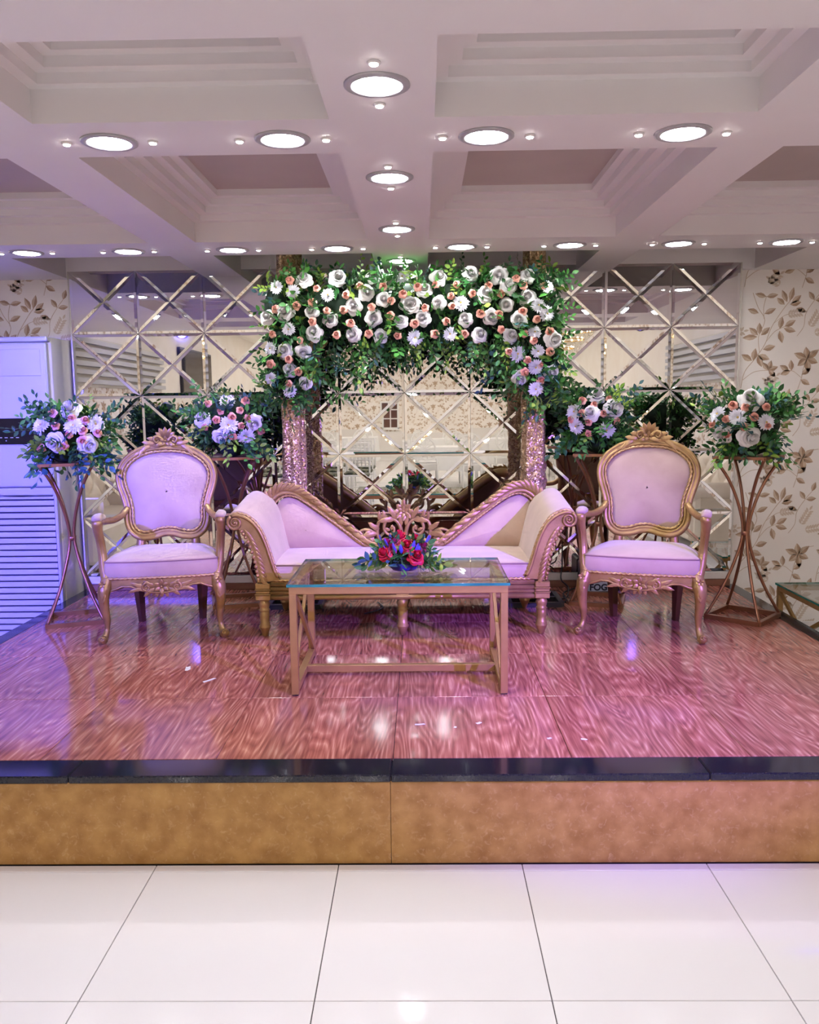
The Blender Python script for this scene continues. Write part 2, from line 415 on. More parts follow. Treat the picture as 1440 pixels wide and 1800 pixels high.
so=side.build('side_tiles',K['tile'],floor); so['kind']='stuff'

# ---- stage platform
SX0,SX1,SY0=-2.125,2.145,2.598
stage=struct(put('floor_stage',None))
b=MB(); b.box(SX0+.012,SX1-.012,SY0+.03,YW,0,SZ-.012); b.build('stage_core',K['joint'],stage)
for x0,x1 in ((SX0,-1.52),(-1.52,-.006),(-.006,1.5),(1.5,SX1)):
    b=MB(); b.bbox(x0+.0006,x1-.0006,SY0+.008,SY0+.03,0,SZ-.026,.001); b.build('riser_slab',K['marble'],stage)
for x,sg in ((SX0,1),(SX1,-1)):
    b=MB(); b.bbox(min(x,x+sg*.02)+.004*(sg>0),max(x,x+sg*.02)-.004*(sg<0),SY0+.032,YW,0,SZ-.026,.001); b.build('riser_slab',K['marble'],stage)
GI=2.718
for x0,x1 in ((SX0,-1.05),(-1.05,-.004),(-.004,1.02),(1.02,SX1)):
    b=MB(); b.bbox(x0+.0006,x1-.0006,SY0-.012,GI-.001,SZ-.026,SZ,.004); b.build('granite_edge',K['granite'],stage)
for x0,x1 in ((SX0,-2.045),(2.06,SX1)):
    for y0,y1 in ((GI,4.05),(4.05,YW)):
        b=MB(); b.bbox(x0,x1,y0+.0006,y1-.0006,SZ-.026,SZ,.003); b.build('granite_edge',K['granite'],stage)
sxs=[-2.045,-1.8,-1.2,-.6,0,.6,1.2,1.8,2.06]; sys_=[2.718,3.32,3.92,4.52,5.12,YW-.01]
w_mesh={}
for i,(a,c) in enumerate(zip(sxs,sxs[1:])):
    for y0,y1 in zip(sys_,sys_[1:]):
        k=(round(c-a,3),round(y1-y0,3))
        if k not in w_mesh:
            b=MB(); g=.0009; b.bbox(g,c-a-g,g,y1-y0-g,-.012,0,.0012); me=b.build('wood_tile',K['woodtile']); w_mesh[k]=me.data; bpy.data.objects.remove(me)
        put('wood_tile',w_mesh[k],stage,(a,y0,SZ))

# ---- walls with printed wallpaper
def leaf2(mb,T,x,z,ang,L,W,m0,m1):
    # flat two-tone printed leaf in wall coordinates
    d=(math.cos(ang),math.sin(ang)); s=(-d[1],d[0])
    P=[]
    for t,w in ((0,0),(.3,.85),(.55,1),(.8,.55),(1,0)):
        P.append((t,w))
    def at(t,w): return T(x+d[0]*L*t+s[0]*W*w, z+d[1]*L*t+s[1]*W*w)
    mb.add([at(t,0) for t,w in P]+[at(t,w) for t,w in P],[(0,1,6),(1,2,7,6),(2,3,8,7),(3,4,8)],m0,False)
    mb.add([at(t,0) for t,w in P]+[at(t,-w) for t,w in P],[(0,6,1),(1,6,7,2),(2,7,8,3),(3,8,4)],m1,False)
CW,CH=.53,.628
def motif(mb,T,ox,oz,x0,x1,z0,z1):
    # one repeat: leafy stems, buds, a six-leaf star and pale fern fronds (metres, z up)
    def TT(x,z): return T(min(x1,max(x0,ox+x)),min(z1,max(z0,oz+z)))
    D,Mi,Pa=1,0,2
    def stem(P,w=.0022,m=0):
        Q=spl2(P,5)
        A=[];B=[]
        for i,(x,z) in enumerate(Q):
            a=Q[max(0,i-1)]; c=Q[min(len(Q)-1,i+1)]; dx,dz=c[0]-a[0],c[1]-a[1]; l=math.hypot(dx,dz) or 1
            A.append(TT(x-dz/l*w,z+dx/l*w)); B.append(TT(x+dz/l*w,z-dx/l*w))
        mb.strip(A,B,m,False)
    def lf(x,z,deg,L,W,m0=0,m1=1): leaf2(mb,TT,x,z,math.radians(deg),L*1.06,W*1.22,m0,m1)
    stem([(.02,-.02),(.04,.08),(.10,.16),(.16,.25),(.20,.36),(.27,.47),(.31,.52)])
    stem([(.13,.20),(.12,.30),(.155,.40),(.11,.48),(.075,.57)],.002); stem([(.15,.41),(.145,.48),(.16,.55)],.002)
    stem([(.17,.27),(.22,.33),(.28,.36)],.0018); stem([(.21,.38),(.28,.43),(.34,.44)],.0015)
    stem([(.03,.03),(.10,.08),(.19,.09)],.0018)
    for k,(dx,dz,a) in enumerate(((0,0,75),(-.015,-.005,115),(.012,-.012,40),(.004,-.02,12),(-.03,-.02,140))): lf(.305+dx,.515+dz,a,.085-.006*k,.014)
    for a in (10,165): lf(.16,.545,a,.07,.013)
    lf(.115,.445,160,.07,.014); lf(.15,.44,25,.075,.014)
    for a,L in ((184,.09),(140,.07),(92,.07),(42,.07)): lf(.125+.012*math.cos(math.radians(a)),.30+.012*math.sin(math.radians(a)),a,L,.015)
    for x,z,a in ((.25,.345,80),(.28,.36,30),(.275,.35,-15),(.25,.335,-75)): lf(x,z,a,.075,.015)
    for x,z,a in ((.085,.15,150),(.09,.15,80),(.12,.185,-20),(.12,.185,-70),(.15,.22,15)): lf(x,z,a,.075,.016)
    for k in range(6): lf(.43,.16,90+60*k+8,.085 if k%2 else .07,.017)
    stem([(.43,.16),(.47,.20),(.53,.215)],.0016)
    for a in (20,75,130,-40): lf(.19,.09,a,.06,.013)
    stem([(.38,-.03),(.40,.04),(.41,.10),(.43,.16)],.0018); stem([(.40,.04),(.35,.08),(.32,.085)],.0015)
    for x,z,a in ((.32,.085,150),(.33,.085,200),(.335,.085,95),(.40,.06,35),(.395,.03,-30)): lf(x,z,a,.065,.014)
    stem([(.36,.30),(.40,.36),(.41,.44),(.46,.52),(.50,.57)],.0018)
    for x,z,a in ((.41,.45,160),(.46,.52,125),(.465,.52,5),(.50,.57,70)): lf(x,z,a,.062,.013)
    for (bx,bz,ang,n) in ((.30,.435,8,5),(.17,.005,35,5),(.24,-.01,150,4),(.44,.36,60,6),(.47,.32,10,5)):
        a=math.radians(ang)
        for k in range(n):
            px=bx+math.cos(a)*.017*k; pz=bz+math.sin(a)*.017*k
            lf(px,pz,ang+48,.034,.006,Pa,Pa); lf(px,pz,ang-48,.034,.006,Pa,Pa)
        lf(bx+math.cos(a)*.017*n,bz+math.sin(a)*.017*n,ang,.034,.006,Pa,Pa)
def papered(parent,T,a0,a1,z0,z1,pa=0.0,pz=0.0):
    mb=MB(); i0=math.floor((a0-pa)/CW)-1; i1=math.ceil((a1-pa)/CW)+1
    for i in range(i0,i1):
        for j in range(math.floor((z0-pz)/CH)-1,math.ceil((z1-pz)/CH)+1):
            ox=pa+i*CW; oz=pz+j*CH
            if ox>a1 or ox+CW<a0 or oz>z1 or oz+CH<z0: continue
            motif(mb,T,ox,oz,a0,a1,z0,z1)
    o=mb.build('wallpaper_print',[K['print_mid'],K['print_dark'],K['print_pale']],parent); o['kind']='stuff'
w=MB(); w.box(XL-.1,XR+.1,YW,YW+.12,0,ZC+.3); wall_back=struct(w.build('wall_back',K['paper']))
papered(wall_back,lambda x,z:(x,YW-.0012,z),XL,-2.06,.05,ZC,-2.66,.36)
papered(wall_back,lambda x,z:(x,YW-.0012,z),2.06,XR,.05,ZC,2.12,.345)
w=MB(); w.box(XL-.12,XL,YB,YW,0,ZH); wall_left=struct(w.build('wall_left',K['paper']))
papered(wall_left,lambda y,z:(XL+.0012,y,z),-7.0,YW,.1,1.74,0,.1)
w=MB(); w.box(XR,XR+.12,YB,YW,0,ZH); wall_right=struct(w.build('wall_right',K['paper']))
papered(wall_right,lambda y,z:(XR-.0012,y,z),-7.0,YW,.1,1.74,0,.1)
w=MB(); w.box(XL-.12,XR+.12,YB-.12,YB,0,ZH); wall_rear=struct(w.build('wall_rear',K['paper']))
papered(wall_rear,lambda x,z:(x,YB+.0012,z),XL,XR,.8,ZH,0,.1)

# ---- coffered low ceiling: one slab of beams, each coffer's stepped lining its own part
XC=[(-2.11,-1.245),(-1.01,-.151),(.152,1.075),(1.287,2.18)]
YC=[(2.0,2.542),(2.873,4.319),(4.685,YM)]
ceil=struct(put('ceiling',None))
gx=sorted({XL,XR,*[v for c in XC for v in c]}); gy=sorted({YE,YW,*[v for c in YC for v in c]})
HC=.095; ST=4; RI=.030; TR=.038; TOP=HC+ST*RI
b=MB()
for i in range(len(gx)-1):
    for j in range(len(gy)-1):
        if (gx[i],gx[i+1]) in XC and (gy[j],gy[j+1]) in YC: continue
        b.add([(gx[i],gy[j],ZC),(gx[i+1],gy[j],ZC),(gx[i+1],gy[j+1],ZC),(gx[i],gy[j+1],ZC)],[(0,3,2,1)],0,False)
b.build('ceiling_beams',K['ceiling'],ceil)
b=MB(); b.box(XL,XR,YE-.03,YE,ZC,ZH); b.build('ceiling_bulkhead',K['ceiling'],ceil)
for (x0,x1) in XC:
    for jj,(y0,y1) in enumerate(YC):
        b=MB(); ins=0; z=ZC
        def ring_(i0,z0_,i1,z1_,m=0):
            q=lambda i,zz:[(x0+i,y0+i,zz),(x1-i,y0+i,zz),(x1-i,y1-i,zz),(x0+i,y1-i,zz)]
            b.strip(q(i0,z0_),q(i1,z1_),m,False,True)
        ring_(0,z,0,z+HC); z+=HC
        if jj==2:
            ring_(0,z,0,z+.08); z+=.08
        else:
            for k in range(ST):
                ring_(ins,z,ins+TR,z); ins+=TR; ring_(ins,z,ins,z+RI); z+=RI
        b.build('coffer_moulding',K['ceiling'],ceil)
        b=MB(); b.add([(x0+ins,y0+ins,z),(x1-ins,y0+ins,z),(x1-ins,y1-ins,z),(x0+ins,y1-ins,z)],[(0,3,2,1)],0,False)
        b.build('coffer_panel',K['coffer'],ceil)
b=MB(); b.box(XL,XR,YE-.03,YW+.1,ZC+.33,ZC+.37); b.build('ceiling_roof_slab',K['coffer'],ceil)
b=MB(); b.box(XL,XR,YB,YE-.03,ZH,ZH+.05)
for k in range(5):       # shallow stepped tray in the hall ceiling
    y=-1.2-k*2.3
    b.box(-2.6,2.6,y-.16,y+.16,ZH-.10,ZH)
hc=struct(b.build('ceiling_hall',K['hallceil']))

# ---- recessed downlights and pin spots
def downlight(mk,r=.086,lamp=.061):
    t=put('recessed_downlight',None)
    b=MB(); b.lathe([(r,0),(r,-.004),(r-.006,-.007),(lamp+.006,-.007),(lamp+.004,-.001)],n=28); b.build('trim_ring',K['ring'],t)
    b=MB(); b.lathe([(lamp,-.0045),(lamp*.97,-.0055),(.001,-.006)],n=24); b.build('lamp_disc',mk,t)
    return t
def pin(mk):
    t=put('pin_spot',None)
    b=MB(); b.lathe([(.0165,0),(.0165,-.004),(.0115,-.006)],n=14); b.build('trim_ring',K['ceiling'],t)
    b=MB(); b.lathe([(.011,-.0062),(.010,-.0085),(.001,-.009)],n=12); b.build('lamp_disc',mk,t)
    return t
D0=downlight(K['downlight']); P0=pin(K['pin'])
ORD=['first','second','third','fourth','fifth','sixth','seventh','eighth']
_used=[False,False]
def place(which,loc,label,cat,group):
    src=(D0,P0)[which]
    o=src if not _used[which] else copy_tree(src)
    _used[which]=True; o.location=loc; tag(o,label,cat,group); return o
R1=[-.85,-.313,.314,.915]; R2=[-1.95,-1.415,-.868,-.322,.322,.885,1.445,2.0]; RC=[2.286,3.168,4.061,4.925]
for nm,Y,R in (('the beam near the camera',2.716,R1),('the cross beam nearest the mirrors',4.52,R2)):
    for i,x in enumerate(R):
        place(0,(x,Y,ZC),f'{ORD[i]} large downlight from the air conditioner end of {nm}','downlight','large downlights over the stage')
        for s,w_ in ((-1,'air conditioner'),(1,'plain wallpaper')):
            place(1,(x+s*.134,Y+.004,ZC),f'pin spot beside {ORD[i]} downlight of {nm}, {w_} side','spotlight','pin spots over the stage')
for i,y in enumerate(RC):
    place(0,(0,y,ZC),f'{ORD[i]} large downlight on the central lengthwise beam, counting from the camera','downlight','large downlights over the stage')
    for s,w_ in ((-1,'in front of'),(1,'behind')):
        place(1,(0,y+s*.143,ZC),f'pin spot just {w_} {ORD[i]} downlight of the central lengthwise beam','spotlight','pin spots over the stage')
H0=downlight(K['halllight'],.10,.075); H1=downlight(K['farlight'],.10,.075); seen=set()
for iy,Y in enumerate((1.1,.1,-2.3,-4.6,-6.9,-9.2,-11.5)):
    for ix,X in enumerate((-2.85,-1.7,-.57,.57,1.7,2.85)):
        src=H0 if Y>-1 else H1; o=src if src not in seen else copy_tree(src); seen.add(src)
        o.location=(X,Y,ZH); tag(o,f'{ORD[ix]} downlight from the air conditioner side, {ORD[iy]} hall ceiling row behind the stage','downlight','hall ceiling downlights')

# ---- mirrored panel of bevelled triangles
MX0,MX1,MZ0,MZ1=-2.0943,2.0943,.4116,2.351
mp=thing('mirror_panel','large mirror panel of triangular faceted panes behind the sofa','mirror',(0,YM,0))
b=MB(); b.box(MX0-.006,MX1+.006,.012,.048,MZ0-.01,MZ1+.004); b.build('backing_board',K['black'],mp)
for s,x in ((-1,MX0),(1,MX1)):
    b=MB(); b.bbox(min(x,x+s*.010),max(x,x+s*.010),-.002,.048,MZ0,MZ1,.001); b.build('edge_strip',K['acside'],mp)
b=MB(); b.bbox(MX0,MX1,-.012,.048,MZ0-.052,MZ0-.004,.003); b.build('skirting',K['skirt'],mp)
b=MB(); b.bbox(MX0,MX1,-.010,.048,SZ+.0005,MZ0-.054,.002); b.build('kick_board',K['kick'],mp)
TW=(MX1-MX0)/10; TH=(MZ1-MZ0)/5; BV=.017
def tri_mesh(P):
    # bevelled triangular pane around its centroid, facing -y
    cx=sum(p[0] for p in P)/3; cz=sum(p[1] for p in P)/3
    Q=[]
    def off(a,b_,d):
        dx,dz=b_[0]-a[0],b_[1]-a[1]; l=math.hypot(dx,dz); return (a[0]-dz/l*d,a[1]+dx/l*d),(b_[0]-dz/l*d,b_[1]+dx/l*d)
    def inter(l1,l2):
        (x1,y1),(x2,y2)=l1; (x3,y3),(x4,y4)=l2; dn=(x1-x2)*(y3-y4)-(y1-y2)*(x3-x4)
        a=x1*y2-y1*x2; c=x3*y4-y3*x4
        return ((a*(x3-x4)-(x1-x2)*c)/dn,(a*(y3-y4)-(y1-y2)*c)/dn)
    def inset(d):
        E=[off(P[i],P[(i+1)%3],d) for i in range(3)]
        return [inter(E[i-1],E[i]) for i in range(3)]
    o=inset(.0008); q=inset(BV)
    b=MB(); f=lambda pts,y:[(x-cx,y,z-cz) for x,z in pts]
    b.add(f(q,-.0030),[(0,1,2)],0,False); b.strip(f(o,-.0012),f(q,-.0030),1,False,True); b.strip(f(o,.010),f(o,-.0012),1,False,True)
    ob=b.build('mirror_pane',[K['mirror'],K['bevel']]); me=ob.data; bpy.data.objects.remove(ob); return me,(cx,cz)
c0=(TW/2,TH/2); cr=[(0,0),(TW,0),(TW,TH),(0,TH)]
tris=[tri_mesh([cr[k],cr[(k+1)%4],c0]) for k in range(4)]
rm=random.Random(5)
for i in range(10):
    for j in range(5):
        for me,(cx,cz) in tris:
            put('mirror_pane',me,mp,(MX0+i*TW+cx,0,MZ0+j*TH+cz),(rm.uniform(-.0022,.0022),0,rm.uniform(-.0022,.0022)))
# ================================================================== FURNITURE
def rope(mb,path,r,closed=False,pitch=.022,m=0):
    P=resample(path,pitch/5,closed); mb.tube(P,r,8,closed,m,lobes=2,amp=.38,turn=PI/pitch)
def spiral(c,r0,r1,a0,turns,n=26,plane='xz',y=0):
    out=[]
    for i in range(n+1):
        t=i/n; r=r0+(r1-r0)*t; a=a0+turns*2*PI*t
        out.append((c[0]+r*math.cos(a),y,c[1]+r*math.sin(a)))
    return out
def flower_boss(mb,c,r,n=6,m=0,nrm=(0,-1,0)):
    # carved rosette facing -y
    for k in range(n):
        a=2*PI*k/n+PI/2
        mb.leafy((c[0]+r*.15*math.cos(a),c[1],c[2]+r*.15*math.sin(a)),(math.cos(a),-.15,math.sin(a)),nrm,r,r*.36,lift=.14,m=m,curl=.12,n=6)
    mb.ball((c[0],c[1]-r*.22,c[2]),r*.22,8,6,m)

# ---------------------------------------------------------------- throne chair
def make_chair():
    t=put('throne_armchair',None)
    # plane of the tilted back: local (x,h) -> world
    def BP(x,h,off=0.0):
        y=.165+(h-.45)*.20; return Vector((x,y-off,h+off*.2))
    half=[(0,.940),(.06,.937),(.115,.925),(.165,.900),(.205,.862),(.222,.815),(.216,.765),(.200,.715),(.186,.665),(.180,.615),(.180,.575),(.168,.535),(.135,.512),(.085,.515),(.040,.528),(0,.532)]
    full=half+[(-x,h) for x,h in half[::-1][1:-1]]
    C=spl2(full,4,True)
    cx,ch=0,.72
    def ring(k,off):     # offset outline outward by k
        out=[]; n=len(C)
        for i,(x,h) in enumerate(C):
            a=C[i-1]; b=C[(i+1)%n]; dx,dh=b[0]-a[0],b[1]-a[1]; l=math.hypot(dx,dh)
            out.append(BP(x-dh/l*k,h+dx/l*k,off))
        return out
    # upholstered back (front and rear faces)
    b=MB(); R=[]
    for s in (1.0,.96,.88,.75,.58,.38,.18,.02):
        R.append([BP(cx+(x-cx)*s,ch+(h-ch)*s,.004+.034*(1-s**2.6)) for x,h in C])
    b.rows(R,0,True); R=[[BP(cx+(x-cx)*s,ch+(h-ch)*s,-.03) for x,h in C] for s in (1,.02)]; b.rows(R,0,True)
    b.build('back_upholstery',K['velvet'],t)
    # frame: broad moulding with two beads
    b=MB(); R=[]
    for k,o in ((.006,-.034),(.006,.006),(.010,.014),(.017,.020),(.024,.018),(.028,.013),(.034,.020),(.043,.021),(.050,.012),(.052,-.004),(.048,-.03),(.006,-.034)): R.append(ring(k,o))
    b.rows(R,0,True); b.build('back_frame',K['gold'],t)
    b=MB(); rope(b,ring(.003,.014),.0062,True,.024); b.build('back_rope_trim',K['rope'],t,'back_frame')
    # crest carving
    b=MB(); 
    for k in range(7):
        a=math.radians(90+(k-3)*24); L=.062 if k in (2,3,4) else .052
        b.leafy(BP(math.cos(a)*.018,1.005+math.sin(a)*.012,.012),(math.cos(a),-.06,math.sin(a)),(0,-1,.1),L,.017,lift=.16,curl=.15,n=6)
    for s in (-1,1):
        P=spline([BP(s*.012,1.0,.02),BP(s*.04,1.022,.028),BP(s*.062,1.008,.03),BP(s*.05,.988,.026),BP(s*.035,.998,.026)],5); b.tube(P,[.010-.0003*i for i in range(len(P))],7)
        for (x,h,ax,ah,L,W,bd) in ((.05,.990,.9,-.15,.075,.018,-.2*s),(.075,.985,.8,-.42,.075,.018,.25*s),(.10,.972,.75,-.55,.07,.015,.3*s),(.045,1.0,.8,.45,.055,.016,.25*s),(.12,.955,.7,-.65,.06,.012,-.15*s)):
            b.leafy(BP(s*x,h,.014),(s*ax,0,ah),(0,-1,.15),L,W,bend=bd,lift=.15,lobes=2,curl=.1)
        b.leafy(BP(s*.012,.985,.03),(s*.8,-.2,-.3),(0,-1,.1),.045,.013,lift=.2)
    flower_boss(b,BP(0,.995,.032),.026,5)
    prof=[(0,1.045),(.03,1.04),(.055,1.02),(.085,.995),(.13,.955),(.10,.955),(.05,.975),(0,.98),(-.05,.975),(-.10,.955),(-.13,.955),(-.085,.995),(-.055,1.02),(-.03,1.04)]
    A=[BP(x,h,.014) for x,h in prof]; Bk=[BP(x,h,-.02) for x,h in prof]; n=len(prof)
    b.add(A,[tuple(range(n))[::-1]],0,False); b.add(Bk,[tuple(range(n))],0,False); b.strip(A,Bk,0,False,True)
    b.build('crest_carving',K['gold'],t,'back_frame')
    # uprights from back to seat
    for s in (-1,1):
        b=MB(); b.tube([BP(s*.14,.52,-.008),BP(s*.145,.46,-.008),(s*.15,.165,.40),(s*.155,.165,.31)],[.022,.024,.026,.026],8,sy=.7); b.build('back_post',K['gold'],t)
    # seat
    fw,bw=.277,.225; yf,yb=-.225,.185
    def seat_ring(k,z):
        pts=[(-fw+k,yf+.03),(-fw+.03+k,yf+k+.004),(-.15,yf+k-.012),(0,yf+k-.018),(.15,yf+k-.012),(fw-.03-k,yf+k+.004),(fw-k,yf+.03),(fw-.012-k,0),(bw-k,yb-.03),(bw-.03-k,yb-k),(0,yb-k),(-bw+.03+k,yb-k),(-bw+k,yb-.03),(-fw+.012+k,0)]
        return [(x,y,z) for x,y in spl2(pts,3,True)]
    b=MB(); R=[seat_ring(.004,.325),seat_ring(-.004,.345),seat_ring(-.006,.385),seat_ring(-.001,.412)]
    for q,z in ((.975,.421),(.89,.432),(.74,.442),(.55,.450),(.33,.455),(.12,.4565),(.005,.457)): R.append([(x*q,y*q-.02*(1-q),z) for x,y,_ in seat_ring(0,0)])
    b.rows(R,0,True); b.build('seat_cushion',K['velvet'],t)
    b=MB(); b.tube(seat_ring(-.002,.415),.0042,6,True); b.build('seat_piping',K['piping'],t,'seat_cushion')
    b=MB(); rope(b,[p for p in seat_ring(-.010,.333)],.0062,True,.024); b.build('seat_rope_trim',K['rope'],t,'seat_cushion')
    # rail with shaped apron
    b=MB(); top=seat_ring(-.006,.328); bot=[]
    for x,y,z in top:
        u=abs(x)/fw
        h=.262+.030*math.exp(-((u-.62)/.2)**2)-.012*math.exp(-(u/.25)**2) if y<-.15 else .275
        bot.append((x,y,h))
    inn=[(x*.9,y*.9,z) for x,y,z in top]; inb=[(x*.9,y*.9,z) for x,y,z in bot]
    b.strip(bot,top,0,True,True); b.strip(inb,bot,0,True,True); b.strip(top,inn,0,True,True); b.strip(inn,inb,0,True,True)
    b.tube([(x*1.01,y*1.01,z+.004) for x,y,z in bot if y<-.14],.006,6); b.build('seat_rail',K['gold'],t)
    b=MB(); Y=yf-.028
    flower_boss(b,(0,Y,.287),.034,6)
    for s in (-1,1):
        P=spiral((s*.075,.283),.024,.006,math.radians(90),-s*1.2,16,y=Y+.004); b.tube(P,[.008-.0002*i for i in range(len(P))],6)
        for (x,h,ax,ah,L,W,bd) in ((.03,.285,.9,.3,.07,.014,-.2*s),(.03,.275,.9,-.3,.07,.014,.25*s),(.08,.287,1,.15,.075,.013,-.2*s),(.085,.278,1,.0,.08,.012,.2*s),(.015,.262,.6,-.8,.035,.011,.2*s)):
            b.leafy((s*x,Y+.008,h),(s*ax,.03,ah),(0,-1,0),L,W,bend=bd,lift=.12,lobes=2)
    b.leafy((0,Y+.004,.268),(0,-.02,-1),(0,-1,0),.036,.012,lift=.15)
    b.build('apron_carving',K['gold'],t,'seat_rail')
    for s in (-1,1):
        # cabriole front leg
        b=MB(); P=spline([(s*.268,-.205,.325),(s*.278,-.222,.29),(s*.286,-.232,.25),(s*.286,-.226,.19),(s*.280,-.210,.12),(s*.282,-.205,.07),(s*.292,-.218,.035),(s*.300,-.232,.022)],5)
        Rr=[]
        for i in range(len(P)):
            u=i/(len(P)-1); Rr.append(.032-.002*u if u<.15 else (.0365-.024*((u-.15)/.55) if u<.7 else .0125+.012*((u-.7)/.3)))
        b.tube(P,Rr,10,up=(s*.5,-1,0))
        b.ball((s*.303,-.238,.024),(.024,.024,.021),10,6); b.lathe([(.012,0),(.017,.004),(.019,.02),(.014,.03)],(s*.300,-.232,0),10)
        sp=spiral((s*.302,.034),.014,.004,0,s*1.3,12,y=-.262); b.tube(sp,.004,5)
        b.build('front_leg',K['gold'],t)
        b=MB()
        for k,(h,L) in enumerate(((.305,.075),(.27,.06))):
            b.leafy((s*.283,-.257+.004*k,h),(s*.05,-.05,-1),(s*.2,-1,0),L,.017,lift=.1,lobes=2)
        flower_boss(b,(s*.284,-.262,.312),.018,5); b.build('knee_carving',K['gold'],t,'front_leg')
        # back leg
        b=MB(); b.tube([(s*.175,.175,.33),(s*.172,.18,.22),(s*.168,.19,.1),(s*.165,.205,0)],[.030,.028,.022,.018],4,sx=1.1,smooth=False); b.build('back_leg',K['shaded_wood'],t)
        # arm post and arm rail
        b=MB(); P=spline([(s*.272,-.205,.32),(s*.285,-.185,.38),(s*.292,-.165,.45),(s*.298,-.172,.52),(s*.302,-.198,.575),(s*.300,-.215,.612)],6)
        b.tube(P,[.029-.006*math.sin(PI*i/(len(P)-1)) for i in range(len(P))],10,sx=.95,up=(0,-1,0)); 
        b.tube([(p.x+s*.002,p.y-.024,p.z) for p in P[3:-4]],.0045,5)
        b.ball((s*.300,-.222,.612),(.027,.024,.024),10,6); b.build('arm_post',K['gold'],t)
        b=MB(); P=spline([(s*.300,-.225,.612),(s*.302,-.14,.612),(s*.292,-.04,.602),(s*.268,.06,.594),(s*.238,.14,.606),(s*.212,.19,.640)],5)
        b.tube(P,[.022]*6+[.018]*(len(P)-6),9); b.build('arm_rail',K['gold'],t)
        b=MB(); P=[(s*.300,-.236,.628),(s*.301,-.226,.634),(s*.302,-.19,.638),(s*.303,-.14,.636),(s*.300,-.09,.629),(s*.296,-.072,.618)]
        b.tube(spline(P,3),[.006,.016,.022,.025,.026,.026,.027,.027,.027,.027,.026,.026,.023,.018,.012,.004][:len(spline(P,3))],10,sy=.75); b.build('arm_pad',K['velvet'],t,'arm_rail')
    return t
chair=make_chair()
chair.location=(-1.264,4.42,SZ); chair.rotation_euler=(0,0,math.radians(11)); 
tag(chair,'cream velvet armchair with carved gold frame, in front of the air conditioner','armchair','pair of carved armchairs')
c2=copy_tree(chair); c2.location=(1.264,4.375,SZ); c2.rotation_euler=(0,0,math.radians(-18))
tag(c2,'cream velvet armchair with carved gold frame, in front of the fog machine','armchair','pair of carved armchairs')

